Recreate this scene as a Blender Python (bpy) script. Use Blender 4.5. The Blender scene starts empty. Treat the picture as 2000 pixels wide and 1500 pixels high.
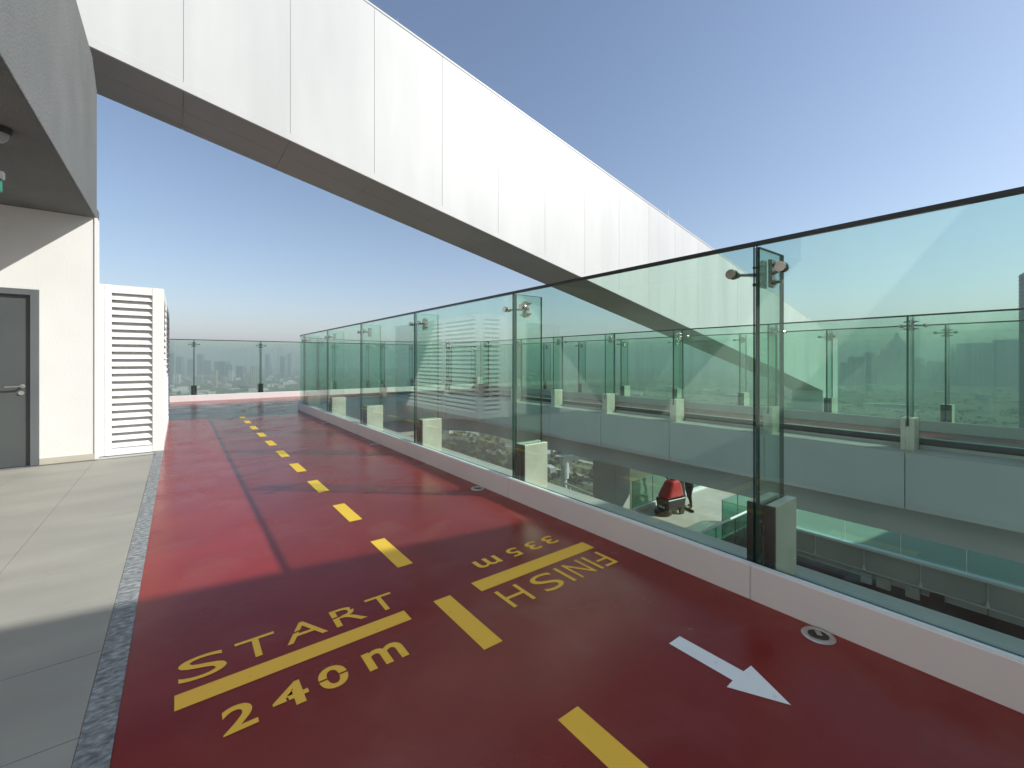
import bpy, bmesh, math, random
from mathutils import Vector, Matrix
PI = math.pi
R = math.radians
SC = bpy.context.scene
COL = SC.collection

# ------------------------------------------------------------------ camera, sky, sun, exposure
CAMH = 1.4
cam = bpy.data.cameras.new("camera")
cam.sensor_width = 36.0
cam.lens = 847.0 / 2000.0 * 36.0
cam.shift_y = -0.0235
cam.clip_start = 0.05
cam.clip_end = 40000
camo = bpy.data.objects.new("camera", cam)
COL.objects.link(camo)
camo.location = (0, 0, CAMH)
camo.rotation_euler = (R(90), 0, R(-37.5))
SC.camera = camo

SUN_EL, SUN_AZ = 35.7, 132.2            # azimuth clockwise from +Y
world = bpy.data.worlds.new("World")
SC.world = world
world.use_nodes = True
wnt = world.node_tree
sky = wnt.nodes.new("ShaderNodeTexSky")
sky.sky_type = 'NISHITA'
sky.sun_disc = False
sky.sun_elevation = R(SUN_EL)
sky.sun_rotation = R(SUN_AZ)
sky.altitude = 150
sky.air_density = 1.0
sky.dust_density = 1.0
sky.ozone_density = 1.0
hs_ = wnt.nodes.new("ShaderNodeHueSaturation")
hs_.inputs["Saturation"].default_value = 1.0
wnt.links.new(sky.outputs[0], hs_.inputs["Color"])
wnt.links.new(hs_.outputs[0], wnt.nodes["Background"].inputs[0])
wnt.nodes["Background"].inputs[1].default_value = 0.08

sl = bpy.data.lights.new("sun", 'SUN')
sl.energy = 2.8
sl.angle = R(0.53)
sl.color = (1.0, 0.965, 0.90)
so = bpy.data.objects.new("sun", sl)
COL.objects.link(so)
SV = Vector((math.cos(R(SUN_EL)) * math.sin(R(SUN_AZ)), math.cos(R(SUN_EL)) * math.cos(R(SUN_AZ)), math.sin(R(SUN_EL))))
so.rotation_euler = SV.to_track_quat('Z', 'Y').to_euler()
so.location = SV * 60

SC.view_settings.view_transform = 'Standard'
SC.view_settings.look = 'None'
SC.view_settings.exposure = 1.06
SC.view_settings.gamma = 1.0
SC.view_settings.use_curve_mapping = False
SC.render.engine = 'CYCLES'
SC.cycles.use_denoising = True
SC.cycles.max_bounces = 10
SC.cycles.diffuse_bounces = 4
SC.cycles.glossy_bounces = 4
SC.cycles.transmission_bounces = 6
SC.cycles.transparent_max_bounces = 64
SC.cycles.volume_bounces = 0
SC.cycles.caustics_reflective = False
SC.cycles.caustics_refractive = False

# ------------------------------------------------------------------ materials
def new_mat(name):
    m = bpy.data.materials.new(name)
    m.use_nodes = True
    nt = m.node_tree
    return m, nt, nt.nodes["Principled BSDF"]

def noise_mat(name, c1, c2, scale=3.0, rough=0.6, rough2=None, metallic=0.0, bump=0.0, bscale=60.0, detail=6.0,
              stretch=(1, 1, 1), spec=0.5, contrast=(0.3, 0.7), coat=0.0, third=None):
    m, nt, p = new_mat(name)
    L = nt.links.new
    geo = nt.nodes.new("ShaderNodeNewGeometry")
    mp = nt.nodes.new("ShaderNodeMapping")
    mp.inputs["Scale"].default_value = stretch
    L(geo.outputs["Position"], mp.inputs["Vector"])
    n = nt.nodes.new("ShaderNodeTexNoise")
    n.inputs["Scale"].default_value = scale
    n.inputs["Detail"].default_value = detail
    L(mp.outputs[0], n.inputs["Vector"])
    cr = nt.nodes.new("ShaderNodeValToRGB")
    cr.color_ramp.elements[0].position = contrast[0]
    cr.color_ramp.elements[1].position = contrast[1]
    cr.color_ramp.elements[0].color = (*c1, 1)
    cr.color_ramp.elements[1].color = (*c2, 1)
    if third:
        e = cr.color_ramp.elements.new((contrast[0] + contrast[1]) / 2)
        e.color = (*third, 1)
    L(n.outputs["Fac"], cr.inputs[0])
    L(cr.outputs[0], p.inputs["Base Color"])
    p.inputs["Metallic"].default_value = metallic
    p.inputs["Specular IOR Level"].default_value = spec
    if coat:
        p.inputs["Coat Weight"].default_value = coat
        p.inputs["Coat Roughness"].default_value = 0.08
    if rough2 is not None:
        mr = nt.nodes.new("ShaderNodeMapRange")
        mr.inputs[1].default_value = 0.3
        mr.inputs[2].default_value = 0.7
        mr.inputs[3].default_value = rough
        mr.inputs[4].default_value = rough2
        L(n.outputs["Fac"], mr.inputs[0])
        L(mr.outputs[0], p.inputs["Roughness"])
    else:
        p.inputs["Roughness"].default_value = rough
    if bump:
        n2 = nt.nodes.new("ShaderNodeTexNoise")
        n2.inputs["Scale"].default_value = bscale
        n2.inputs["Detail"].default_value = 4
        L(mp.outputs[0], n2.inputs["Vector"])
        b = nt.nodes.new("ShaderNodeBump")
        b.inputs["Strength"].default_value = bump
        b.inputs["Distance"].default_value = 0.01
        L(n2.outputs["Fac"], b.inputs["Height"])
        L(b.outputs[0], p.inputs["Normal"])
    return m

def glass_mat(name, tint):
    """flat architectural glass: tinted straight-through transmission plus mirror reflection after Fresnel"""
    m, nt, p = new_mat(name)
    nt.nodes.remove(p)
    L = nt.links.new
    out = nt.nodes["Material Output"]
    geo = nt.nodes.new("ShaderNodeNewGeometry")
    mr = nt.nodes.new("ShaderNodeMapRange")
    mr.inputs[3].default_value = 1.55
    mr.inputs[4].default_value = 1 / 1.55
    L(geo.outputs["Backfacing"], mr.inputs[0])
    fr = nt.nodes.new("ShaderNodeFresnel")
    L(mr.outputs[0], fr.inputs["IOR"])
    tr = nt.nodes.new("ShaderNodeBsdfTransparent")
    tr.inputs[0].default_value = (*tint, 1)
    gl = nt.nodes.new("ShaderNodeBsdfGlossy")
    gl.inputs["Roughness"].default_value = 0.0
    gl.inputs["Color"].default_value = (0.92, 1.0, 0.96, 1)
    mx = nt.nodes.new("ShaderNodeMixShader")
    L(fr.outputs[0], mx.inputs[0])
    L(tr.outputs[0], mx.inputs[1])
    L(gl.outputs[0], mx.inputs[2])
    n = nt.nodes.new("ShaderNodeTexNoise"); n.inputs["Scale"].default_value = 2.2; n.inputs["Detail"].default_value = 8
    mp = nt.nodes.new("ShaderNodeMapping"); mp.inputs["Scale"].default_value = (1.5, 1.5, 0.35)
    L(geo.outputs["Position"], mp.inputs["Vector"]); L(mp.outputs[0], n.inputs["Vector"])
    dr = nt.nodes.new("ShaderNodeMapRange")
    dr.inputs[1].default_value = 0.40; dr.inputs[2].default_value = 0.75; dr.inputs[3].default_value = 0.004; dr.inputs[4].default_value = 0.04
    L(n.outputs["Fac"], dr.inputs[0])
    df = nt.nodes.new("ShaderNodeBsdfDiffuse"); df.inputs[0].default_value = (0.55, 0.56, 0.53, 1)
    m2 = nt.nodes.new("ShaderNodeMixShader")
    L(dr.outputs[0], m2.inputs[0]); L(mx.outputs[0], m2.inputs[1]); L(df.outputs[0], m2.inputs[2])
    L(m2.outputs[0], out.inputs[0])
    return m

M = {}
def track_material():
    m, nt, p = new_mat('track_coating')
    L = nt.links.new
    geo = nt.nodes.new("ShaderNodeNewGeometry")
    def noise(scale, det, stretch=(1, 1, 1), dist=0.0):
        mp = nt.nodes.new("ShaderNodeMapping"); mp.inputs["Scale"].default_value = stretch
        L(geo.outputs["Position"], mp.inputs["Vector"])
        n = nt.nodes.new("ShaderNodeTexNoise"); n.inputs["Scale"].default_value = scale; n.inputs["Detail"].default_value = det
        n.inputs["Distortion"].default_value = dist
        L(mp.outputs[0], n.inputs["Vector"]); return n
    def ramp(src, a, b, c1, c2):
        r = nt.nodes.new("ShaderNodeValToRGB")
        r.color_ramp.elements[0].position = a; r.color_ramp.elements[0].color = (*c1, 1)
        r.color_ramp.elements[1].position = b; r.color_ramp.elements[1].color = (*c2, 1)
        L(src, r.inputs[0]); return r
    base = ramp(noise(0.9, 5, (1, 2.2, 1)).outputs["Fac"], 0.3, 0.7, (0.205, 0.021, 0.017), (0.255, 0.029, 0.023))
    def over(prev, fac_ramp, col):
        mx = nt.nodes.new("ShaderNodeMix"); mx.data_type = 'RGBA'
        L(fac_ramp.outputs[0], mx.inputs[0]); L(prev, mx.inputs[6]); mx.inputs[7].default_value = (*col, 1)
        return mx.outputs[2]
    dust = ramp(noise(2.3, 8, (1, 1, 1), 0.6).outputs["Fac"], 0.52, 0.80, (0, 0, 0), (0.16, 0.16, 0.16))
    c = over(base.outputs[0], dust, (0.36, 0.22, 0.19))
    scuff = ramp(noise(7.0, 3, (9, 0.5, 1), 0.3).outputs["Fac"], 0.70, 0.78, (0, 0, 0), (0.16, 0.16, 0.16))
    c = over(c, scuff, (0.08, 0.015, 0.014))
    scuff2 = ramp(noise(6.0, 3, (0.6, 8, 1), 0.4).outputs["Fac"], 0.72, 0.79, (0, 0, 0), (0.14, 0.14, 0.14))
    c = over(c, scuff2, (0.42, 0.24, 0.2))
    L(c, p.inputs["Base Color"])
    rr = ramp(noise(1.7, 6, (1, 1.6, 1), 0.4).outputs["Fac"], 0.3, 0.72, (0.15, 0.15, 0.15), (0.30, 0.30, 0.30))
    L(rr.outputs[0], p.inputs["Roughness"])
    p.inputs["Specular IOR Level"].default_value = 0.2
    b = nt.nodes.new("ShaderNodeBump"); b.inputs["Strength"].default_value = 0.05; b.inputs["Distance"].default_value = 0.01
    L(noise(260, 2).outputs["Fac"], b.inputs["Height"]); L(b.outputs[0], p.inputs["Normal"])
    return m
M['track'] = track_material()
M['yellow'] = noise_mat('yellow_paint', (0.70, 0.31, 0.04), (0.98, 0.57, 0.065), 30, 0.5, bump=0.05, bscale=120, contrast=(0.20, 0.34), detail=9, spec=0.2)
M['whitepaint'] = noise_mat('white_line_paint', (0.70, 0.73, 0.74), (0.88, 0.90, 0.90), 24, 0.5, contrast=(0.26, 0.4), spec=0.25)
M['wall'] = noise_mat('white_render', (0.71, 0.715, 0.69), (0.785, 0.79, 0.765), 0.9, 0.8, bump=0.16, bscale=45, detail=9, spec=0.2)
M['bulk'] = noise_mat('grey_render', (0.142, 0.153, 0.153), (0.172, 0.184, 0.183), 1.7, 0.85, bump=0.7, bscale=55, detail=10, spec=0.2, stretch=(1, 1, 0.7))
M['clad'] = noise_mat('white_cladding', (0.525, 0.54, 0.535), (0.605, 0.615, 0.605), 1.6, 0.40, 0.48, detail=5, stretch=(1, 1, 0.16), bump=0.03, bscale=1.5)
M['soffit'] = noise_mat('soffit_metal', (0.30, 0.295, 0.29), (0.36, 0.352, 0.348), 0.7, 0.42, detail=4)
M['dark'] = noise_mat('dark_joint', (0.012, 0.012, 0.012), (0.02, 0.02, 0.02), 10, 0.6)
M['tile'] = noise_mat('stone_tile', (0.285, 0.28, 0.245), (0.355, 0.345, 0.30), 1.6, 0.55, 0.7, bump=0.05, bscale=40, detail=12, stretch=(0.7, 1.9, 1), contrast=(0.30, 0.70))
M['terrace'] = noise_mat('terrace_tile', (0.40, 0.385, 0.33), (0.50, 0.485, 0.42), 0.9, 0.6, detail=10, stretch=(1.6, 0.7, 1))
M['grout'] = noise_mat('grout', (0.16, 0.155, 0.14), (0.22, 0.21, 0.19), 12, 0.9)
M['granite'] = noise_mat('granite', (0.10, 0.11, 0.115), (0.40, 0.42, 0.42), 34, 0.65, bump=0.25, bscale=60, detail=10, stretch=(0.8, 1.25, 1), third=(0.22, 0.235, 0.24))
M['kerb'] = noise_mat('kerb_panel', (0.70, 0.675, 0.665), (0.76, 0.735, 0.725), 1.2, 0.42, detail=3)
M['kerbtop'] = noise_mat('kerb_trim', (0.74, 0.77, 0.79), (0.80, 0.83, 0.84), 2, 0.35)
M['ledge'] = noise_mat('ledge_metal', (0.36, 0.36, 0.33), (0.43, 0.43, 0.39), 1.5, 0.5, detail=4)
M['fascia'] = noise_mat('fascia_panel', (0.42, 0.455, 0.465), (0.475, 0.505, 0.515), 0.9, 0.4, detail=3)
M['band'] = noise_mat('slab_band', (0.35, 0.375, 0.385), (0.41, 0.43, 0.44), 0.8, 0.6, detail=5)
M['conc'] = noise_mat('concrete', (0.40, 0.40, 0.385), (0.50, 0.50, 0.48), 0.9, 0.8, bump=0.1, detail=7)
M['steel'] = noise_mat('brushed_steel', (0.50, 0.49, 0.46), (0.62, 0.60, 0.565), 2, 0.32, 0.42, metallic=0.9, stretch=(30, 30, 1), detail=3)
M['block'] = noise_mat('satin_steel_block', (0.60, 0.57, 0.47), (0.72, 0.69, 0.58), 6, 0.42, 0.5, metallic=0.45, detail=5)
M['chrome'] = noise_mat('polished_steel', (0.50, 0.46, 0.42), (0.58, 0.54, 0.50), 30, 0.22, metallic=1.0)
M['black'] = noise_mat('black_rubber', (0.010, 0.010, 0.010), (0.018, 0.017, 0.016), 20, 0.35)
M['blackcloth'] = noise_mat('black_cloth', (0.010, 0.010, 0.011), (0.020, 0.020, 0.022), 30, 0.85)
M['whitecloth'] = noise_mat('white_cloth', (0.6, 0.6, 0.6), (0.7, 0.7, 0.7), 30, 0.85)
M['skin'] = noise_mat('skin', (0.30, 0.17, 0.11), (0.34, 0.20, 0.13), 20, 0.55)
M['hair'] = noise_mat('hair', (0.01, 0.008, 0.007), (0.02, 0.016, 0.014), 60, 0.6)
M['door'] = noise_mat('grey_door_paint', (0.072, 0.083, 0.084), (0.085, 0.096, 0.096), 1.5, 0.42, detail=3)
M['doorframe'] = noise_mat('grey_frame_paint', (0.115, 0.128, 0.135), (0.13, 0.145, 0.15), 1.5, 0.4, detail=3)
M['louvre'] = noise_mat('louvre_paint', (0.76, 0.76, 0.75), (0.80, 0.80, 0.79), 2, 0.42, detail=3)
M['skirting'] = noise_mat('beige_skirting', (0.46, 0.43, 0.36), (0.54, 0.505, 0.43), 3, 0.6, detail=6)
M['red'] = noise_mat('red_plastic', (0.42, 0.018, 0.012), (0.50, 0.024, 0.016), 5, 0.22, coat=0.4)
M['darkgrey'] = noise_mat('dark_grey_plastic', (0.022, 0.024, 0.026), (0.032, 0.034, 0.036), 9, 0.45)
M['greysteel'] = noise_mat('galvanised_steel', (0.55, 0.57, 0.58), (0.66, 0.68, 0.68), 5, 0.5, metallic=0.2)
M['exitgreen'] = noise_mat('exit_green', (0.02, 0.20, 0.13), (0.025, 0.23, 0.15), 5, 0.4)
M['glass'] = glass_mat('green_glass', (0.83, 0.932, 0.882))
M['glass2'] = glass_mat('green_glass_low', (0.62, 0.82, 0.77))
m, nt, p = new_mat('glass_edge')
p.inputs["Base Color"].default_value = (0.006, 0.055, 0.042, 1)
p.inputs["Roughness"].default_value = 0.12
n = nt.nodes.new("ShaderNodeTexNoise"); n.inputs["Scale"].default_value = 8
cr = nt.nodes.new("ShaderNodeValToRGB")
cr.color_ramp.elements[0].color = (0.004, 0.045, 0.034, 1)
cr.color_ramp.elements[1].color = (0.010, 0.085, 0.064, 1)
nt.links.new(n.outputs["Fac"], cr.inputs[0]); nt.links.new(cr.outputs[0], p.inputs["Base Color"])
M['edge'] = m
M['topedge'] = noise_mat('glass_top_edge', (0.016, 0.020, 0.022), (0.028, 0.032, 0.034), 6, 0.35)

def city_mat(name, wallc, winc, sx, sz, rough=0.6):
    """far facade: rows of window openings, too far to tell panes apart"""
    m, nt, p = new_mat(name)
    L = nt.links.new
    tc = nt.nodes.new("ShaderNodeNewGeometry")
    sp = nt.nodes.new("ShaderNodeSeparateXYZ"); L(tc.outputs["Position"], sp.inputs[0])
    ad = nt.nodes.new("ShaderNodeMath"); ad.operation = 'ADD'
    L(sp.outputs[0], ad.inputs[0]); L(sp.outputs[1], ad.inputs[1])
    def band(src, s, thr):
        d = nt.nodes.new("ShaderNodeMath"); d.operation = 'DIVIDE'; d.inputs[1].default_value = s
        L(src, d.inputs[0])
        f = nt.nodes.new("ShaderNodeMath"); f.operation = 'FRACT'; L(d.outputs[0], f.inputs[0])
        g = nt.nodes.new("ShaderNodeMath"); g.operation = 'GREATER_THAN'; g.inputs[1].default_value = thr
        L(f.outputs[0], g.inputs[0])
        return g.outputs[0]
    mu = nt.nodes.new("ShaderNodeMath"); mu.operation = 'MULTIPLY'
    L(band(ad.outputs[0], sx, 0.45), mu.inputs[0]); L(band(sp.outputs[2], sz, 0.4), mu.inputs[1])
    mx = nt.nodes.new("ShaderNodeMix"); mx.data_type = 'RGBA'
    mx.inputs[6].default_value = (*wallc, 1); mx.inputs[7].default_value = (*winc, 1)
    L(mu.outputs[0], mx.inputs[0]); L(mx.outputs[2], p.inputs["Base Color"])
    p.inputs["Roughness"].default_value = rough
    return m
CITY = [city_mat('facade_cream', (0.50, 0.44, 0.34), (0.10, 0.12, 0.14), 6, 3.6),
        city_mat('facade_sand', (0.42, 0.35, 0.26), (0.09, 0.10, 0.11), 5, 3.4),
        city_mat('facade_white', (0.62, 0.61, 0.58), (0.12, 0.14, 0.16), 7, 3.6),
        city_mat('facade_grey', (0.28, 0.29, 0.30), (0.06, 0.08, 0.10), 4, 3.8),
        city_mat('facade_pink', (0.46, 0.31, 0.26), (0.10, 0.10, 0.11), 5, 3.5)]
GLASSTOWER = city_mat('tower_curtain_wall', (0.10, 0.14, 0.18), (0.04, 0.07, 0.10), 3, 4.0, 0.3)
DARKTOWER = city_mat('dark_curtain_wall', (0.020, 0.040, 0.065), (0.008, 0.016, 0.03), 3, 3.7, 0.35)
M['roofpale'] = noise_mat('pale_flat_roof', (0.45, 0.43, 0.39), (0.58, 0.56, 0.52), 0.02, 0.8)

# ------------------------------------------------------------------ mesh helpers
class MB:
    def __init__(s):
        s.v, s.f, s.mi = [], [], []
    def quad(s, pts, mi=0):
        b = len(s.v); s.v += [tuple(p) for p in pts]; s.f.append(tuple(range(b, b + len(pts)))); s.mi.append(mi)
        return s
    def hexa(s, lo, hi, mi=0, mis=None):
        """lo, hi: four points each, counter-clockwise seen from above"""
        b = len(s.v); s.v += [tuple(p) for p in lo] + [tuple(p) for p in hi]
        fs = [(3, 2, 1, 0), (4, 5, 6, 7), (0, 1, 5, 4), (1, 2, 6, 5), (2, 3, 7, 6), (3, 0, 4, 7)]
        for k, f in enumerate(fs):
            s.f.append(tuple(b + i for i in f)); s.mi.append(mis[k] if mis else mi)
        return s
    def box(s, x0, y0, z0, x1, y1, z1, mi=0, mis=None):
        return s.hexa([(x0, y0, z0), (x1, y0, z0), (x1, y1, z0), (x0, y1, z0)],
                      [(x0, y0, z1), (x1, y0, z1), (x1, y1, z1), (x0, y1, z1)], mi, mis)
    def prism(s, poly, axis, a, b_, mi=0):
        """poly of 2D points extruded along axis ('x','y','z') from a to b_"""
        def P(u, v, w):
            return {'x': (w, u, v), 'y': (u, w, v), 'z': (u, v, w)}[axis]
        n = len(poly); b = len(s.v)
        s.v += [P(u, v, a) for u, v in poly] + [P(u, v, b_) for u, v in poly]
        s.f.append(tuple(b + i for i in reversed(range(n)))); s.mi.append(mi)
        s.f.append(tuple(b + n + i for i in range(n))); s.mi.append(mi)
        for i in range(n):
            j = (i + 1) % n
            s.f.append((b + i, b + j, b + n + j, b + n + i)); s.mi.append(mi)
        return s
    def tube(s, p0, p1, r0, r1=None, seg=10, mi=0, cap=True):
        r1 = r0 if r1 is None else r1
        p0, p1 = Vector(p0), Vector(p1); d = (p1 - p0).normalized()
        a = d.orthogonal().normalized(); c = d.cross(a); b = len(s.v)
        for p, r in ((p0, r0), (p1, r1)):
            for i in range(seg):
                t = 2 * PI * i / seg
                s.v.append(tuple(p + a * (r * math.cos(t)) + c * (r * math.sin(t))))
        for i in range(seg):
            j = (i + 1) % seg
            s.f.append((b + i, b + j, b + seg + j, b + seg + i)); s.mi.append(mi)
        if cap:
            s.f.append(tuple(b + i for i in reversed(range(seg)))); s.mi.append(mi)
            s.f.append(tuple(b + seg + i for i in range(seg))); s.mi.append(mi)
        return s
    def lathe(s, prof, cx=0, cy=0, seg=24, mi=0):
        b = len(s.v); n = len(prof)
        for r, z in prof:
            for i in range(seg):
                t = 2 * PI * i / seg
                s.v.append((cx + r * math.cos(t), cy + r * math.sin(t), z))
        for k in range(n - 1):
            for i in range(seg):
                j = (i + 1) % seg
                s.f.append((b + k * seg + i, b + k * seg + j, b + (k + 1) * seg + j, b + (k + 1) * seg + i)); s.mi.append(mi)
        return s
    def mesh(s, name, mats):
        me = bpy.data.meshes.new(name)
        me.from_pydata(s.v, [], s.f)
        for mt in (mats if isinstance(mats, (list, tuple)) else [mats]):
            me.materials.append(mt)
        me.polygons.foreach_set("material_index", s.mi)
        me.update()
        bm = bmesh.new(); bm.from_mesh(me); bmesh.ops.recalc_face_normals(bm, faces=bm.faces); bm.to_mesh(me); bm.free()
        return me
    def obj(s, name, mats, parent=None, bevel=0, smooth=False):
        return link(name, s.mesh(name, mats), parent, bevel, smooth)

def link(name, me, parent=None, bevel=0, smooth=False):
    o = bpy.data.objects.new(name, me)
    COL.objects.link(o)
    if parent is not None:
        o.parent = parent
        o.matrix_parent_inverse = parent_inv(parent)
    if bevel:
        md = o.modifiers.new("bevel", 'BEVEL'); md.width = bevel; md.segments = 2; md.limit_method = 'ANGLE'; md.angle_limit = R(40)
    if smooth:
        for p_ in me.polygons: p_.use_smooth = True
    return o
def world_of(o):
    mtx = Matrix.LocRotScale(o.location, o.rotation_euler, o.scale)
    if o.parent is not None:
        mtx = world_of(o.parent) @ o.matrix_parent_inverse @ mtx
    return mtx
def parent_inv(p_):
    return world_of(p_).inverted()
def tag(o, label, cat, group=None):
    o['label'] = label; o['category'] = cat
    if group: o['group'] = group
    return o
def thing(name, label, cat, loc=(0, 0, 0), group=None):
    o = bpy.data.objects.new(name, None); COL.objects.link(o)
    o.location = loc; o.empty_display_size = 0.2
    return tag(o, label, cat, group)
def struct(o):
    o['kind'] = 'structure'; return o
def place(o, loc, rz=0.0, parent=None):
    """put a part made in its own coordinates at world loc / rz under parent"""
    if parent is not None:
        o.parent = parent; o.matrix_parent_inverse = parent_inv(parent)
    o.location = loc; o.rotation_euler = (0, 0, rz)
    return o

# ------------------------------------------------------------------ the loop: inner glass line (straight, half ellipse, straight)
GX0, GX1 = 2.72, 9.05            # inner glass line, near side and far side
CX, EA, EB, YC = (GX0 + GX1) / 2, (GX1 - GX0) / 2, 2.4, 13.2
YS = -8.2
PIECES = []                       # each: list of (x, y, nx, ny), normal towards the void; piece ends are the posts
near_posts = [1.165 + 2.35 * k for k in range(-4, 6)]
for a, b in zip(near_posts[:-1], near_posts[1:]):
    PIECES.append([(GX0, a, 1, 0), (GX0, b, 1, 0)])
tp = [PI, PI * 0.77, PI * 0.5, PI * 0.23, 0.0]
for k in range(4):
    seg = []
    if k == 0: seg.append((GX0, near_posts[-1], 1, 0))
    for i in range(9):
        t = tp[k] + (tp[k + 1] - tp[k]) * i / 8
        x, y = CX + EA * math.cos(t), YC + EB * math.sin(t)
        nx, ny = -math.cos(t) / EA, -math.sin(t) / EB
        l = math.hypot(nx, ny)
        seg.append((x, y, nx / l, ny / l))
    PIECES.append(seg)
far_posts = [1.55 + 1.942 * k for k in range(6, -6, -1)]
far_posts[0] = YC
for a, b in zip(far_posts[:-1], far_posts[1:]):
    PIECES.append([(GX1, a, -1, 0), (GX1, b, -1, 0)])
N_NEAR = len(near_posts) - 1

def off(pt, o, z):
    return (pt[0] + pt[2] * o, pt[1] + pt[3] * o, z)
def trim_piece(pc, gap):
    """shorten a piece by gap at both ends"""
    pc = [list(q) for q in pc]
    for i0, i1 in ((0, 1), (-1, -2)):
        a, b = Vector(pc[i0][:2]), Vector(pc[i1][:2])
        d = (b - a).normalized() * gap
        pc[i0][0] += d.x; pc[i0][1] += d.y
    return pc
def sweep(pc, prof, mats, name, parent, mis=None, gap=0.0, bevel=0):
    """closed profile [(offset, z)] swept along a piece, ends capped"""
    if gap: pc = trim_piece(pc, gap)
    mb = MB(); n = len(prof)
    for q in pc:
        for o_, z in prof: mb.v.append(off(q, o_, z))
    for i in range(len(pc) - 1):
        for k in range(n):
            k2 = (k + 1) % n
            mb.f.append((i * n + k, i * n + k2, (i + 1) * n + k2, (i + 1) * n + k)); mb.mi.append(mis[k] if mis else 0)
    mb.f.append(tuple(range(n))); mb.mi.append(mis[-1] if mis else 0)
    e = (len(pc) - 1) * n
    mb.f.append(tuple(e + i for i in reversed(range(n)))); mb.mi.append(mis[-1] if mis else 0)
    return mb.obj(name, mats, parent, bevel)

# ------------------------------------------------------------------ ground, far below
GZ = -150.0
def ground_material():
    m, nt, p = new_mat('far_ground')
    L = nt.links.new
    geo = nt.nodes.new("ShaderNodeNewGeometry")
    def noise(scale, det):
        n = nt.nodes.new("ShaderNodeTexNoise"); n.inputs["Scale"].default_value = scale; n.inputs["Detail"].default_value = det
        L(geo.outputs["Position"], n.inputs["Vector"]); return n
    big, mid, fine = noise(0.004, 6), noise(0.02, 8), noise(0.12, 6)
    r1 = nt.nodes.new("ShaderNodeValToRGB")
    els = r1.color_ramp.elements
    els[0].position = 0.40; els[0].color = (0.055, 0.095, 0.016, 1)
    els[1].position = 0.62; els[1].color = (0.22, 0.185, 0.115, 1)
    e = els.new(0.5); e.color = (0.110, 0.135, 0.036, 1)
    mxn = nt.nodes.new("ShaderNodeMath"); mxn.operation = 'MULTIPLY_ADD'; mxn.inputs[1].default_value = 0.5
    L(mid.outputs["Fac"], mxn.inputs[0])
    half = nt.nodes.new("ShaderNodeMath"); half.operation = 'MULTIPLY'; half.inputs[1].default_value = 0.5
    L(big.outputs["Fac"], half.inputs[0]); L(half.outputs[0], mxn.inputs[2])
    L(mxn.outputs[0], r1.inputs[0])
    mx = nt.nodes.new("ShaderNodeMix"); mx.data_type = 'RGBA'; mx.blend_type = 'MULTIPLY'; mx.inputs[0].default_value = 0.6
    r2 = nt.nodes.new("ShaderNodeValToRGB")
    r2.color_ramp.elements[0].position = 0.35; r2.color_ramp.elements[0].color = (0.45, 0.45, 0.42, 1)
    r2.color_ramp.elements[1].position = 0.65
    L(fine.outputs["Fac"], r2.inputs[0]); L(r1.outputs[0], mx.inputs[6]); L(r2.outputs[0], mx.inputs[7])
    L(mx.outputs[2], p.inputs["Base Color"]); p.inputs["Roughness"].default_value = 0.95
    return m
mb = MB()
mb.quad([(9000 * math.cos(2 * PI * i / 72), 9000 * math.sin(2 * PI * i / 72), GZ) for i in range(72)])
struct(mb.obj('ground', ground_material()))
CA, SA = math.cos(R(37.5)), math.sin(R(37.5))
def polar(az, d):
    """a far place: az = metres across per metre of depth, d = depth along the view axis"""
    l = az * d
    return d * SA + l * CA, d * CA - l * SA

# ------------------------------------------------------------------ roof deck, track, tiles
mb = MB()
inner_off = -0.07
prev = None
def outer_of(q):
    x, y = q[0], q[1]
    if y <= YC and x < CX: return (-0.19, y)
    if y <= YC: return (11.68, y)
    dx, dy = x - CX, y - YC
    ks = [(18.28 - YC) / dy if dy > 1e-6 else 1e9]
    if dx < 0: ks.append((-0.19 - CX) / dx)
    if dx > 0: ks.append((11.68 - CX) / dx)
    k = min(ks)
    return (CX + dx * k, YC + dy * k)
path = []
for pc in PIECES:
    for q in pc: path.append(q)
path2 = []
for q in path:
    if not path2 or math.hypot(q[0] - path2[-1][0], q[1] - path2[-1][1]) > 1e-4: path2.append(q)
# add the two far corners exactly
strip = []
for q in path2:
    i_ = off(q, inner_off, 0.0); o_ = outer_of(q)
    if not strip and False: pass
    strip.append((i_, (o_[0], o_[1], 0.0)))
full = []
for a, b in zip(strip[:-1], strip[1:]):
    full.append(a)
    ao, bo = a[1], b[1]
    for cxn in (-0.19, 11.68):
        on_side = abs(ao[0] - cxn) < 1e-4 or abs(bo[0] - cxn) < 1e-4
        on_end = abs(ao[1] - 18.28) < 1e-4 or abs(bo[1] - 18.28) < 1e-4
        if on_side and on_end and not (abs(ao[0] - cxn) < 1e-4 and abs(bo[0] - cxn) < 1e-4) and not (abs(ao[1] - 18.28) < 1e-4 and abs(bo[1] - 18.28) < 1e-4):
            mid = tuple((Vector(a[0]) + Vector(b[0])) / 2)
            full.append((mid, (cxn, 18.28, 0.0)))
full.append(strip[-1])
for a, b in zip(full[:-1], full[1:]):
    mb.quad([a[0], a[1], b[1], b[0]])
mb.quad([(-4, 13.7, 0), (-0.19, 13.7, 0), (-0.19, 18.28, 0), (-4, 18.28, 0)])
track = struct(mb.obj('running_track', M['track']))
for p_ in track.data.polygons:
    if p_.normal.z < 0: p_.flip()

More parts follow.
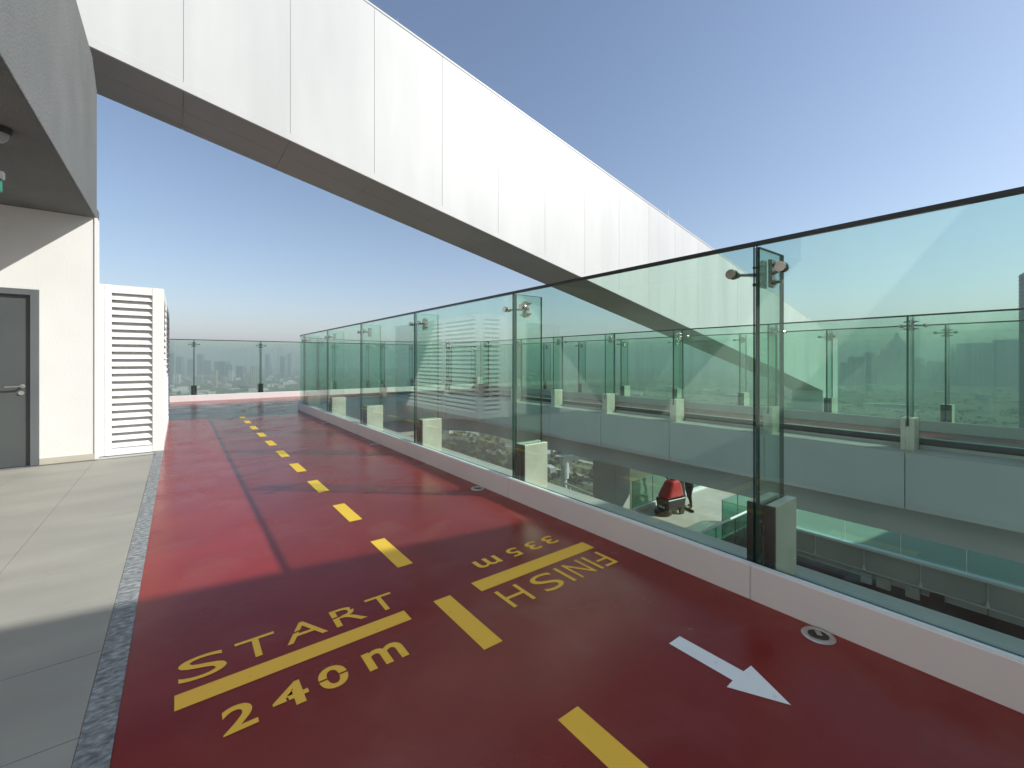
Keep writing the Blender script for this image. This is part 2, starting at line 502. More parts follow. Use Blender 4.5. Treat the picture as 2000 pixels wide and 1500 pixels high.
# roof slab under the near side of the loop and the building on the left
mb = MB()
mb.box(-9, -12, -1.3, 2.64, 18.9, -0.012)
struct(mb.obj('roof_slab', M['conc']))
floor = bpy.data.objects.new('terrace_floor', None); COL.objects.link(floor); struct(floor)
MB().box(-9, -12, -0.012, -0.29, 8.42, -0.006).obj('grout_bed', M['grout'], floor)
random.seed(5)
tw, td = 0.64, 0.605
tm = {}
for i in range(5):
    for j in range(-3, 15):
        x1 = -0.293 - i * tw; y0 = 2.254 + (j - 4) * td
        y1 = min(y0 + td, 8.415)
        if y0 > 8.3: continue
        g = 0.0018
        key = round(y1 - y0, 3)
        if key not in tm:
            tm[key] = MB().box(-tw + g, g, -0.006, -g, y1 - y0 - g, 0.0).mesh('tile', M['tile'])
        o = link('tile', tm[key]); place(o, (x1, y0, random.uniform(-0.0006, 0.0004)), 0, floor)
MB().box(-9, -12, -0.006, -0.293 - 5 * tw, 8.415, 0.0).obj('tile_field', M['tile'], floor)
strip_o = bpy.data.objects.new('granite_strip', None); COL.objects.link(strip_o); struct(strip_o)
sm = MB().box(-0.2925, 0.001, -0.02, -0.1905, 0.601, 0.003).mesh('stone', M['granite'])
for j in range(-2, 15):
    y0 = 0.15 + j * 0.602
    if y0 + 0.6 > 8.62: break
    o = link('stone', sm); place(o, (0, y0, random.uniform(-0.001, 0.001)), 0, strip_o)

# painted markings on the track
def marking(name, pts, mat, z=0.002):
    return MB().quad([(x, y, z) for x, y in pts]).obj(name, mat, track)
def rect(x0, y0, x1, y1): return [(x0, y0), (x1, y0), (x1, y1), (x0, y1)]
for k in range(-2, 11):
    y1 = 2.27 + 1.042 * k
    marking('dash_marking', rect(1.167, y1 - 0.53, 1.277, y1), M['yellow'])
for k in range(1, 9):       # round the bend and down the far side
    t0 = PI - 0.17 * k - 0.02; t1 = t0 - 0.085
    pts = []
    for t, rr in ((t0, 0), (t0, 1), (t1, 1), (t1, 0)):
        pts.append((CX + (4.63 - 0.11 * rr) * math.cos(t), YC + (3.75 - 0.11 * rr) * math.sin(t)))
    marking('dash_marking', pts, M['yellow'])
for k in range(0, 14):
    marking('dash_marking', rect(10.35, -1 + 1.042 * k, 10.46, -0.47 + 1.042 * k), M['yellow'])
marking('start_bar', rect(-0.016, 2.185, 0.995, 2.287), M['yellow'])
marking('finish_bar', rect(1.45, 2.19, 2.455, 2.312), M['yellow'])
marking('arrow_marking', [(1.916, 1.225), (1.916, 0.915), (1.857, 0.912), (1.966, 0.705), (2.075, 0.908), (2.010, 0.912), (2.010, 1.225)], M['whitepaint'])

def glyph(ch, x0, y0, x1, y1, weight=0.0, rot=False, cuts=(), z=0.002):
    cu = bpy.data.curves.new('glyph', 'FONT')
    cu.body = ch; cu.size = 1.0; cu.offset = weight; cu.resolution_u = 6
    to = bpy.data.objects.new('glyph', cu); COL.objects.link(to)
    dg = bpy.context.evaluated_depsgraph_get()
    me = bpy.data.meshes.new_from_object(to.evaluated_get(dg))
    bpy.data.objects.remove(to)
    xs = [v.co.x for v in me.vertices]; ys = [v.co.y for v in me.vertices]
    ax, bx, ay, by = min(xs), max(xs), min(ys), max(ys)
    bm = bmesh.new(); bm.from_mesh(me)
    for v in bm.verts:
        u, w = (v.co.x - ax) / (bx - ax), (v.co.y - ay) / (by - ay)
        v.co = (u, w, 0)
    for (px, py, ang, wid, ext) in cuts:     # a stencil bridge: a gap along a line through (px,py)
        d = Vector((math.cos(ang), math.sin(ang), 0)); nrm = Vector((-d.y, d.x, 0))
        for s_ in (-1, 1):
            bmesh.ops.bisect_plane(bm, geom=bm.verts[:] + bm.edges[:] + bm.faces[:], plane_co=Vector((px, py, 0)) + nrm * s_ * wid / 2, plane_no=nrm)
        dead = [f for f in bm.faces if abs((f.calc_center_median() - Vector((px, py, 0))).dot(nrm)) < wid / 2 and abs((f.calc_center_median() - Vector((px, py, 0))).dot(d)) < ext]
        bmesh.ops.delete(bm, geom=dead, context='FACES')
    for v in bm.verts:
        u, w = v.co.x, v.co.y
        if rot: u, w = 1 - u, 1 - w
        v.co = (x0 + u * (x1 - x0), y0 + w * (y1 - y0), z)
    bm.normal_update()
    for f in bm.faces:
        if f.normal.z < 0: f.normal_flip()
    m2 = bpy.data.meshes.new('painted_letter'); bm.to_mesh(m2); bm.free()
    m2.materials.append(M['yellow'])
    return link('painted_letter', m2, track)
# START, read towards the far end
glyph('S', -0.005, 2.345, 0.175, 2.525, 0.0)
glyph('T', 0.215, 2.352, 0.385, 2.522, 0.0)
glyph('A', 0.420, 2.352, 0.610, 2.522, 0.0, cuts=[(0.2, 0.52, 0.15, 0.07, 0.2), (0.72, 0.30, -0.3, 0.0001, 0.0)])
glyph('R', 0.655, 2.352, 0.815, 2.522, 0.0, cuts=[(0.1, 0.55, 0.1, 0.07, 0.22), (0.75, 0.93, 1.2, 0.07, 0.2)])
glyph('T', 0.850, 2.352, 1.005, 2.522, 0.0)
# 240 m
glyph('2', 0.130, 1.925, 0.245, 2.075, 0.022)
glyph('4', 0.300, 1.925, 0.435, 2.075, 0.022, cuts=[(0.40, 0.30, PI / 2, 0.06, 0.12)])
glyph('0', 0.480, 1.925, 0.600, 2.075, 0.022, cuts=[(0.5, 0.5, 0.0, 0.07, 1.0)])
glyph('m', 0.680, 1.930, 0.868, 2.065, 0.022)
# FINISH and 335m, upside down for the runners coming back
fx = [(2.305, 2.425), (2.235, 2.262), (2.04, 2.19), (1.965, 1.992), (1.715, 1.905), (1.485, 1.655)]
fx = [(2.30, 2.415), (2.245, 2.27), (2.055, 2.20), (1.98, 2.005), (1.75, 1.925), (1.50, 1.665)]
for ch, (a, b) in zip('FINISH', fx):
    glyph(ch, a, 1.935, b, 2.135, -0.004, rot=True)
for ch, (a, b) in zip('335m', [(2.225, 2.335), (2.06, 2.165), (1.885, 1.985), (1.60, 1.79)]):
    glyph(ch, a, 2.43, b, 2.56 if ch != 'm' else 2.545, 0.014, rot=True)

# ------------------------------------------------------------------ kerbs, ledges, fascias of the loop
kerb = bpy.data.objects.new('inner_kerb', None); COL.objects.link(kerb); struct(kerb)
ledge = bpy.data.objects.new('inner_ledge', None); COL.objects.link(ledge); struct(ledge)
fasc = bpy.data.objects.new('void_fascia', None); COL.objects.link(fasc); struct(fasc)
for pc in PIECES:
    sweep(pc, [(-0.07, 0.0), (-0.07, 0.194), (-0.064, 0.2), (-0.062, 0.2), (-0.062, 0.0)], M['kerb'], 'kerb_panel', kerb, gap=0.003)
    sweep(pc, [(-0.0615, 0.0), (-0.0615, 0.203), (-0.030, 0.203), (-0.030, 0.0)], M['kerbtop'], 'kerb_trim', kerb)
    sweep(pc, [(-0.0295, 0.0), (-0.0295, 0.19), (0.03, 0.185), (0.03, 0.0)], M['dark'], 'glazing_channel', kerb)
    sweep(pc, [(0.0305, -0.05), (0.0305, 0.10), (0.045, 0.10), (0.06, 0.05), (0.52, 0.045), (0.52, -0.05)], M['ledge'], 'ledge_panel', ledge)
    sweep(pc, [(0.50, -0.80), (0.50, -0.0505), (0.525, -0.0505), (0.525, 0.03), (0.545, 0.03), (0.545, -0.80)], M['fascia'], 'fascia_panel', fasc, gap=0.006)
    sweep(pc, [(-0.6, -0.79), (-0.6, -0.06), (0.497, -0.06), (0.497, -0.79)], M['dark'], 'fascia_core', fasc)
    sweep(pc, [(-0.6, -1.29), (-0.6, -0.795), (0.20, -0.795), (0.20, -1.29)], M['band'], 'slab_beam', fasc)
# far walkway and end walkway slab (closed underside)
mb = MB()
mb.box(9.64, -12, -1.27, 12.3, 18.9, -0.06)
mb.box(12.301, 7.0, -1.27, 13.9, 9.8, -1.0)  # hidden lip, added and sized to shade the column below
mb.box(2.65, 16.05, -1.265, 9.63, 18.9, -0.06)
struct(mb.obj('walkway_slab', M['band']))

# outer kerb (far side and end)
okerb = bpy.data.objects.new('outer_kerb', None); COL.objects.link(okerb); struct(okerb)
OX, OY = 11.75, 18.35
outer_side = [1.55 + 1.942 * k for k in range(-6, 9)]
outer_end = [-3.6, -1.6, 0.4, 2.4, 4.4, 6.4, 8.4, 10.4]
OP = []
ys = [-10.2] + outer_side[1:-1] + [OY]
for a, b in zip(ys[:-1], ys[1:]): OP.append([(OX, a, 1, 0), (OX, b, 1, 0)])
xs = outer_end + [OX]
OE = []
for a, b in zip(xs[:-1], xs[1:]): OE.append([(a, OY, 0, 1), (b, OY, 0, 1)])
for pc in OP + OE:
    sweep(pc, [(-0.07, 0.0), (-0.07, 0.194), (-0.064, 0.2), (-0.062, 0.2), (-0.062, 0.0)], M['kerb'], 'kerb_panel', okerb, gap=0.003)
    sweep(pc, [(-0.0615, 0.0), (-0.0615, 0.203), (-0.030, 0.203), (-0.030, 0.0)], M['kerbtop'], 'kerb_trim', okerb)
    sweep(pc, [(-0.0295, 0.0), (-0.0295, 0.19), (0.03, 0.185), (0.03, 0.0)], M['dark'], 'glazing_channel', okerb)
    sweep(pc, [(0.0305, -1.2), (0.0305, 0.10), (0.06, 0.05), (0.53, 0.045), (0.53, -1.2)], M['ledge'], 'ledge_panel', okerb)

# ------------------------------------------------------------------ glass balustrades
ZT = 2.09
def post_meshes():
    d = {}
    mb = MB()
    for s in (-1, 1):
        a, b = sorted((s * 0.022, s * 0.078))
        mb.box(0.085, a, 0.046, 0.395, b, 0.526)
    mb.box(0.085, -0.0215, 0.046, 0.395, 0.0215, 0.40)
    d['block'] = mb.mesh('post_base', M['block'])
    mb = MB()
    for s in (-1, 1):
        a, b = sorted((s * 0.020, s * 0.079))
        mb.box(0.066, a, 0.046, 0.0845, b, 0.528)
    mb.box(0.066, -0.0195, 0.43, 0.0845, 0.0195, 0.527)
    d['cap'] = mb.mesh('base_cover', M['black'])
    mb = MB()
    mb.box(0.028, -0.013, 0.405, 0.375, 0.013, ZT - 0.015, mis=[1, 2, 0, 1, 0, 1])
    for s in (-1, 1):
        a, b = sorted((s * 0.003, s * 0.013))
        mb.box(0.028, a, 0.10, 0.066, b, 0.4045, mi=1)
    d['fin'] = mb.mesh('glass_fin', [M['glass'], M['edge'], M['topedge']])
    mb = MB()
    zc, xc = 1.93, 0.165
    for s in (-1, 1):
        a, b = sorted((s * 0.0145, s * 0.026))
        mb.box(xc - 0.028, a, zc - 0.085, xc + 0.028, b, zc + 0.085)
        a, b = sorted((s * 0.026, s * 0.034))
        mb.box(xc - 0.022, a, zc - 0.082, xc + 0.022, b, zc + 0.082)
        for dz in (-0.055, 0.055):
            mb.tube((xc, s * 0.034, zc + dz), (xc, s * 0.05, zc + dz), 0.019, seg=8)
            mb.tube((xc, s * 0.05, zc + dz), (xc, s * 0.085, zc + dz), 0.010, seg=8)
        mb.tube((xc, s * 0.03, zc), (0.060, s * 0.128, zc), 0.012, 0.009, seg=8)
        mb.tube((0.066, s * 0.135, zc), (0.030, s * 0.140, zc), 0.020, 0.026, seg=12)
    d['spider'] = mb.mesh('spider_fitting', M['chrome'])
    for s in (-1, 1):
        mb = MB()
        mb.tube((0.029, s * 0.140, zc), (0.0125, s * 0.140, zc), 0.030, seg=18)
        mb.tube((0.0125, s * 0.140, zc), (-0.0125, s * 0.140, zc), 0.012, seg=8)
        mb.tube((-0.0125, s * 0.140, zc), (-0.022, s * 0.140, zc), 0.031, 0.029, seg=18)
        d['button', s] = mb.mesh('glass_button', M['chrome'])
    return d
PM = post_meshes()
def post(parent, x, y, nx, ny):
    rz = math.atan2(ny, nx)
    b = place(link('post_base', PM['block']), (x, y, 0), rz, parent)
    md = b.modifiers.new("bevel", 'BEVEL'); md.width = 0.003; md.segments = 2; md.limit_method = 'ANGLE'
    place(link('base_cover', PM['cap']), (x, y, 0), rz, b)
    f = place(link('glass_fin', PM['fin']), (x, y, 0), rz, parent)
    s = place(link('spider_fitting', PM['spider']), (x, y, 0), rz, parent)
    for p_ in s.data.polygons: p_.use_smooth = False
    for q in (-1, 1): place(link('glass_button', PM['button', q]), (x, y, 0), rz, s)
def glass_run(name, label, pieces, loc, group='glass balustrades round the running track'):
    t = thing(name, label, 'balustrade', loc, group)
    for pc in pieces:
        q = trim_piece(pc, 0.008)
        n = len(q); mb = MB()
        prof = [(-0.011, 0.19), (-0.011, ZT - 0.0125), (0.011, ZT - 0.0125), (0.011, 0.19)]
        for v in q:
            for o_, z in prof: mb.v.append(off(v, o_, z))
        for i in range(n - 1):
            for k in range(4):
                k2 = (k + 1) % 4
                mb.f.append((i * 4 + k, i * 4 + k2, (i + 1) * 4 + k2, (i + 1) * 4 + k)); mb.mi.append((0, 2, 0, 1)[k])
        mb.f.append((0, 1, 2, 3)); mb.mi.append(1)
        mb.f.append(tuple((n - 1) * 4 + k for k in (3, 2, 1, 0))); mb.mi.append(1)
        mb.obj('glass_panel', [M['glass'], M['edge'], M['topedge']], t)
        sweep(pc, [(-0.0135, ZT - 0.012), (-0.0135, ZT + 0.012), (0.0135, ZT + 0.012), (0.0135, ZT - 0.012)], M['topedge'], 'capping', t)
    done = set()
    for pc in pieces:
        for v in (pc[0], pc[-1]):
            key = (round(v[0], 2), round(v[1], 2))
            if key in done: continue
            done.add(key); post(t, v[0], v[1], v[2], v[3])
    return t
inner = PIECES[:N_NEAR + 4]
t_in = glass_run('glass_balustrade', 'green glass balustrade along the near red track, curving away at its far end', inner, (GX0, 2, 0.046))
far_pieces = PIECES[N_NEAR + 4:]
# the first far post already stands on the bend
t = glass_run('glass_balustrade', 'straight green glass balustrade facing the void on the opposite walkway edge', far_pieces, (GX1, 4, 0.046))
glass_run('glass_balustrade', 'outermost green glass balustrade of the opposite walkway, with the city skyline behind it', OP, (OX, 4, 0.046))
glass_run('glass_balustrade', 'green glass balustrade on the white kerb across the end of the track', OE, (4, OY, 0.046))

# recessed lights in the track
fl_ring = MB().lathe([(0.046, 0.0035), (0.050, 0.008), (0.068, 0.008), (0.074, 0.001)], seg=32).mesh('ring', M['steel'])
mbl = MB().lathe([(0.0, 0.004), (0.046, 0.004)], seg=24)
fl_well = mbl.mesh('well', M['black'])
fl_lens = MB().box(-0.022, -0.012, 0.0045, 0.022, 0.012, 0.014).mesh('lamp_lens', M['chrome'])
names = ['steel ringed light set in the red track beside the white arrow',
         'round floor light by the kerb, in front of the second glass post from the camera',
         'small floor light by the kerb midway along the near balustrade',
         'most distant floor light by the kerb, just before the bend']
for k, y in enumerate((0.80, 3.97, 7.1, 10.2)):
    t = thing('floor_light', names[k], 'light', (2.575, y, 0), 'floor lights along the kerb')
    place(link('ring', fl_ring, None, 0, True), (2.575, y, 0), 0, t)
    place(link('well', fl_well), (2.575, y, 0), 0, t)
    place(link('lamp_lens', fl_lens), (2.575, y, 0), 0.6, t)

# ------------------------------------------------------------------ building on the left: wall, overhang, door
bld = thing('stair_building', 'white rendered building wall under a dark grey overhang, beside the track', 'building', (-2, 8.5, 0))
wmb = MB()
DX0, DX1, DZ = -2.62, -1.48, 2.335
wmb.box(DX1, 8.42, 0, -0.93, 8.58, 3.4)
wmb.box(DX0, 8.42, DZ, DX1 - 0.0005, 8.58, 3.4)
wmb.box(-9, 8.42, 0, DX0 - 0.0005, 8.58, 3.4)
wmb.obj('wall', M['wall'], bld)
MB().box(-0.945, 8.405, 0.0, -0.915, 8.60, 3.398).obj('corner_trim', M['louvre'], bld)
MB().box(DX1 + 0.002, 8.408, 0, -0.947, 8.4195, 0.085).obj('skirting', M['skirting'], bld)
mb = MB()
mb.prism([(3.4, 3.402), (8.41, 3.402), (8.50, 3.43), (8.50, 5.22), (8.34, 5.33), (8.08, 5.50), (3.4, 5.50)], 'x', -9, -0.93)
mb.obj('overhang', M['bulk'], bld, bevel=0.012)
MB().box(-9, 8.6, 3.41, -0.95, 8.9, 3.6).obj('rear_lintel', M['bulk'], bld)
door = MB().box(DX0 + 0.085, 8.445, 0.006, DX1 - 0.085, 8.49, DZ - 0.085).obj('door', M['door'], bld, bevel=0.002)
mb = MB()
mb.box(DX1 - 0.08, 8.40, 0, DX1 - 0.004, 8.56, DZ - 0.004)
mb.box(DX0 + 0.004, 8.40, 0, DX0 + 0.08, 8.56, DZ - 0.004)
mb.box(DX0 + 0.0805, 8.40, DZ - 0.08, DX1 - 0.0805, 8.56, DZ - 0.004)
mb.obj('door_frame', M['doorframe'], bld, bevel=0.003)
mb = MB()
hx = DX1 - 0.155
mb.tube((hx, 8.444, 1.055), (hx, 8.385, 1.055), 0.011, seg=10)
mb.tube((hx + 0.008, 8.385, 1.055), (hx - 0.145, 8.385, 1.05), 0.0095, seg=10)
mb.tube((hx, 8.445, 1.055), (hx, 8.435, 1.055), 0.026, seg=18)
mb.tube((hx - 0.01, 8.445, 0.965), (hx - 0.01, 8.432, 0.965), 0.028, seg=18)
mb.obj('handle', M['steel'], door, smooth=False)
MB().box(-9, -12, 0, -4.5, 8.39, 3.395).obj('recess_bounce_wall', M['wall'], bld)  # added out-of-frame wall, bounces sunlight into the shaded foreground
MB().box(-9, -12, 5.51, -3.2, 8.4, 13.0).obj('upper_bounce_wall', M['wall'], bld)  # likewise added out of frame, to reflect sun onto the shaded track
MB().box(-9, -12, 3.4, -4.5, 3.39, 5.505).obj('upper_bounce_wall', M['wall'], bld)  # fills the height between, also added for its bounce light
# exit sign and camera dome hanging under the overhang
t = thing('exit_sign', 'green exit sign box hanging under the dark overhang', 'sign', (-1.53, 6.05, 3.4))
MB().tube((-1.53, 6.05, 3.402), (-1.53, 6.05, 3.14), 0.008, seg=8).obj('rod', M['steel'], t)
MB().box(-1.75, 6.03, 2.95, -1.30, 6.07, 3.07).obj('sign_face', M['exitgreen'], t, bevel=0.004)
MB().box(-1.77, 6.02, 3.071, -1.285, 6.08, 3.14).obj('housing', M['louvre'], t, bevel=0.006)
t = thing('ceiling_camera', 'small grey dome fixed under the dark overhang', 'camera', (-1.235, 5.65, 3.4))
MB().lathe([(0.0, 3.35), (0.075, 3.35), (0.085, 3.402)], -1.235, 5.65, 20).obj('base', M['darkgrey'], t)
MB().lathe([(0.0, 3.27), (0.03, 3.278), (0.055, 3.305), (0.065, 3.349)], -1.235, 5.65, 20).obj('dome', M['band'], t, smooth=True)

# ------------------------------------------------------------------ louvred enclosure
LX0, LX1, LY0, LY1, LZ = -0.914, -0.19, 8.60, 13.6, 2.50
lv = thing('louvre_enclosure', 'white louvred enclosure beside the track', 'enclosure', ((LX0 + LX1) / 2, 11, 0))
def frame_part(*a):
    return MB().box(*a).obj('frame_post', M['louvre'], lv, bevel=0.004)
ow0, ow1, z0, z1 = -0.785, -0.325, 0.10, 2.385
frame_part(LX0, LY0, 0, LX0 + 0.055, LY0 + 0.05, LZ)
frame_part(LX0 + 0.058, LY0 - 0.006, 0, ow0, LY0 + 0.05, LZ)
frame_part(ow1, LY0, 0, LX1, LY0 + 0.13, LZ)
MB().box(ow0 + 0.0005, LY0, 0, ow1 - 0.0005, LY0 + 0.05, z0).obj('sill', M['louvre'], lv)
MB().box(ow0 + 0.0005, LY0, z1, ow1 - 0.0005, LY0 + 0.05, LZ).obj('head', M['louvre'], lv)
MB().box(ow0 - 0.05, LY0 + 0.16, 0, ow1 + 0.02, LY0 + 0.17, LZ - 0.02).obj('backing', M['louvre'], lv)
NS = 21
dz = (z1 - z0) / NS
def slat_mesh(w):
    mb = MB()
    mb.prism([(-0.012, 0.0), (-0.006, -0.006), (0.070, dz * 0.86), (0.064, dz * 0.86 + 0.008)], 'x', 0.002, w - 0.002)
    return mb.mesh('slat', M['louvre'])
sm = slat_mesh(ow1 - ow0)
for k in range(NS):
    place(link('slat', sm), (ow0, LY0 + 0.012, z0 + 0.012 + k * dz), 0, lv)
# long side: three bays
bays = [(8.78, 10.30), (10.42, 11.94), (12.06, 13.46)]
for (a, b) in bays:
    smb = slat_mesh(b - a)
    for k in range(NS):
        place(link('slat', smb), (LX1 - 0.012, a, z0 + 0.012 + k * dz), PI / 2, lv)
for (a, b) in ((8.7305, 8.78), (10.30, 10.42), (11.94, 12.06), (13.46, LY1)):
    frame_part(LX1 - 0.05, a, 0, LX1, b, LZ)
for (a, b) in bays:
    MB().box(LX1 - 0.05, a + 0.0005, 0, LX1 - 0.001, b - 0.0005, z0).obj('sill', M['louvre'], lv)
    MB().box(LX1 - 0.05, a + 0.0005, z1, LX1 - 0.001, b - 0.0005, LZ).obj('head', M['louvre'], lv)
MB().box(LX1 - 0.17, 8.75, 0, LX1 - 0.16, LY1 - 0.02, LZ - 0.02).obj('backing', M['louvre'], lv)
MB().box(LX0, LY0 + 0.052, LZ - 0.03, LX1 - 0.052, LY1, LZ - 0.004).obj('top_panel', M['louvre'], lv)
MB().box(LX0, LY0 + 0.06, 0, LX0 + 0.04, LY1 - 0.001, LZ - 0.031).obj('rear_panel', M['louvre'], lv)

# ------------------------------------------------------------------ sloping white roof beams
SLOPE = 0.211
def roof_beam(y0, label, first):
    X0, XE, W = -9.0, 30.2, 1.5
    zt = lambda x: 9.02 - SLOPE * x
    zb = lambda x: 5.60 - SLOPE * x
    t = thing('roof_beam', label, 'beam', (XE - 1.2, y0 + W / 2, -3.7), 'sloping white roof beams')
    j = []
    x = 0.05 - 1.5 * 6
    while x < XE - 1.0:
        j.append(x); x += 1.5
    j[0] = X0
    j.append(XE - 2.4 if XE - 2.4 - j[-1] > 0.6 else XE - 2.4)
    j = sorted(set(j)); j = [v for v in j if v <= XE - 2.4 + 1e-6] + [XE]
    g = 0.0032
    if first:
        for a, b in zip(j[:-1], j[1:]):
            mb = MB(); e = 0.12
            top = zt(b) if b < XE - 0.01 else None
            lo = [(a + g, y0, zb(a + g) + e), (b - g, y0, zb(b - g) + e), (b - g, y0 + 0.011, zb(b - g) + e), (a + g, y0 + 0.011, zb(a + g) + e)]
            if b >= XE - 0.01:
                for q in range(4): lo[q] = (lo[q][0], lo[q][1], -3.7)
            hi = [(v[0], v[1], zt(v[0]) - 0.03) for v in lo]
            mb.hexa(lo, hi)
            mb.obj('cladding_panel', M['clad'], t, bevel=0.002)
            if b < XE - 0.01:
                for (ya, yb) in ((y0 + 0.004, y0 + 0.72), (y0 + 0.726, y0 + 1.30), (y0 + 1.306, y0 + W - 0.004)):
                    lo = [(a + g, ya, zb(a + g)), (b - g, ya, zb(b - g)), (b - g, yb, zb(b - g)), (a + g, yb, zb(a + g))]
                    MB().hexa(lo, [(v[0], v[1], v[2] + 0.03) for v in lo]).obj('soffit_panel', M['soffit'], t)
        a, b = X0, XE - 2.4
        lo = [(a, y0 - 0.012, zb(a) - 0.012), (b, y0 - 0.012, zb(b) - 0.012), (b, y0 + 0.028, zb(b) - 0.012), (a, y0 + 0.028, zb(a) - 0.012)]
        MB().hexa(lo, [(v[0], v[1], v[2] + 0.125) for v in lo]).obj('edge_trim', M['clad'], t)
        b = XE
        lo = [(a, y0 - 0.01, zt(a) - 0.032), (b, y0 - 0.01, zt(b) - 0.032), (b, y0 + W, zt(b) - 0.032), (a, y0 + W, zt(a) - 0.032)]
        MB().hexa(lo, [(v[0], v[1], v[2] + 0.04) for v in lo]).obj('top_capping', M['clad'], t)
        for px, hh in ((3.55, 0.16), (13.3, 0.35)):
            MB().tube((px, y0 + 0.1, zt(px)), (px + 0.02, y0 + 0.1, zt(px) + hh), 0.008, 0.004, seg=6).obj('lightning_rod', M['steel'], t)
    mb = MB()
    ya = y0 + (0.0125 if first else 0.0)
    a, b = X0, XE - 2.4
    up = 0.032 if first else 0
    mb.hexa([(a, ya, zb(a) + up), (b, ya, zb(b) + up), (b, y0 + W - 0.002, zb(b) + up), (a, y0 + W - 0.002, zb(a) + up)],
            [(a, ya, zt(a) - 0.034), (b, ya, zt(b) - 0.034), (b, y0 + W - 0.002, zt(b) - 0.034), (a, y0 + W - 0.002, zt(a) - 0.034)])
    a, b = XE - 2.395, XE
    mb.hexa([(a, ya, -3.7), (b, ya, -3.7), (b, y0 + W - 0.002, -3.7), (a, y0 + W - 0.002, -3.7)],
            [(a, ya, zt(a) - 0.034), (b, ya, zt(b) - 0.034), (b, y0 + W - 0.002, zt(b) - 0.034), (a, y0 + W - 0.002, zt(a) - 0.034)])
    mb.obj('beam_core', M['clad'], t)
roof_beam(8.43, 'long white panelled beam sloping down from the grey overhang across the whole roof', True)
roof_beam(-5.1, 'second white sloping beam over the track, behind the standpoint, shading the start line', False)

# ------------------------------------------------------------------ lower terrace beyond the void
LZF = -3.7
mb = MB()
mb.prism([(12.1, 6.2), (14.4, 6.2), (14.4, -14), (36, -14), (36, 11.5), (20.5, 11.5), (20.5, 9.1), (12.1, 9.1)], 'z', -4.3, LZF)
struct(mb.obj('lower_terrace', M['terrace']))
mb = MB()
mb.box(12.1, 9.0, LZF + 0.0, 20.4, 9.1, LZF + 0.12)
struct(mb.obj('terrace_kerb', M['kerbtop']))
mb = MB()
mb.box(14.9, -14, GZ, 35.5, 8.8, -4.31)
tw_ = mb.obj('tower_block', M['band']); tag(tw_, 'grey tower block under the lower terrace, across the void', 'building')
mb = MB(); mb.box(-9, -12, GZ, 2.0, 18.6, -1.31)
tw2 = mb.obj('tower_block', M['band']); tag(tw2, 'grey tower block under the near track', 'building')
mb = MB(); mb.box(8.2, 9.3, -6.9, 16, 15.5, -6.5); mb.box(9.0, 9.6, GZ, 14, 13.5, -6.91)
lr = mb.obj('lower_roof', M['conc']); tag(lr, 'lower concrete roof carrying the column and mast', 'roof')
# column
t = MB().box(11.3, 9.15, -6.5, 12.02, 10.15, -1.295).obj('column', M['conc'], None, bevel=0.01)
tag(t, 'pale square concrete column holding up the opposite walkway', 'column')
# edge of the lower terrace facing us
ed = bpy.data.objects.new('terrace_edge', None); COL.objects.link(ed); struct(ed)
ys_ = [5.61 - 1.1 * k for k in range(0, 12)]
ys_ = [6.19] + ys_
for a, b in zip(ys_[:-1], ys_[1:]):
    MB().box(14.30, b + 0.008, -4.30, 14.39, a - 0.008, -3.56).obj('edge_panel', M['conc'], ed)
MB().box(14.22, -7, -3.555, 14.45, 6.19, -3.49).obj('coping', M['kerbtop'], ed)
MB().box(14.20, -7, -4.95, 14.28, 6.19, -4.86).obj('lower_rail', M['band'], ed)
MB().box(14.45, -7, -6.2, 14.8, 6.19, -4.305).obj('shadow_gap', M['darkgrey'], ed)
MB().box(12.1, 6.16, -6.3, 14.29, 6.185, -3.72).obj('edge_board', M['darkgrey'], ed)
pipe = thing('conduit_pipe', 'thin grey conduit clipped along the lower terrace edge', 'pipe', (14.25, 0, -4.1))
mb = MB(); mb.tube((14.26, 6.1, -4.12), (14.26, -7, -4.12), 0.022, seg=8); mb.obj('pipe', M['greysteel'], pipe)
for y in ys_[1:]:
    mb = MB(); mb.tube((14.26, y, -4.10), (14.26, y, -3.99), 0.045, 0.02, seg=8); mb.tube((14.27, y, -3.99), (14.27, y, -3.57), 0.012, seg=6)
    mb.obj('bracket', M['greysteel'], pipe)
for k, (y, w) in enumerate(((3.35, 0.22), (3.0, 0.28), (2.45, 0.26), (2.02, 0.25))):
    o = MB().box(14.18, y - w / 2, -4.42, 14.285, y + w / 2, -4.16).obj('junction_box', M['ledge' if k in (0, 1, 2) else 'darkgrey'], pipe, bevel=0.008)
# glass guards of the lower terrace
def low_guard(label, p0, p1, z0, z1, n, rail=False):
    p0, p1 = Vector((*p0, 0)), Vector((*p1, 0)); d = (p1 - p0) / n; u = d.normalized(); nn = Vector((-u.y, u.x, 0)) * 0.008
    t = thing('glass_guard', label, 'balustrade', (p0.x, p0.y, z0), 'low glass guards of the lower terrace')
    for k in range(n):
        a = p0 + d * k + u * 0.008; b = p0 + d * (k + 1) - u * 0.008
        lo = [a - nn, b - nn, b + nn, a + nn]
        MB().hexa([(v.x, v.y, z0) for v in lo], [(v.x, v.y, z1) for v in lo], mis=[1, 2, 0, 1, 0, 1]).obj('glass_panel', [M['glass2'], M['edge'], M['steel']], t)
    if rail:
        MB().tube((p0.x, p0.y, z1 + 0.025), (p1.x, p1.y, z1 + 0.025), 0.03, seg=10).obj('handrail', M['kerbtop'], t)
    return t
low_guard('glass guard behind the red cleaning machine, by the concrete column', (12.12, 9.14), (20.3, 9.14), LZF - 0.3, -2.68, 7)
low_guard('green glass guard at the corner of the sunlit lower floor', (12.38, 6.22), (14.3, 6.22), LZF - 0.1, -2.62, 2)
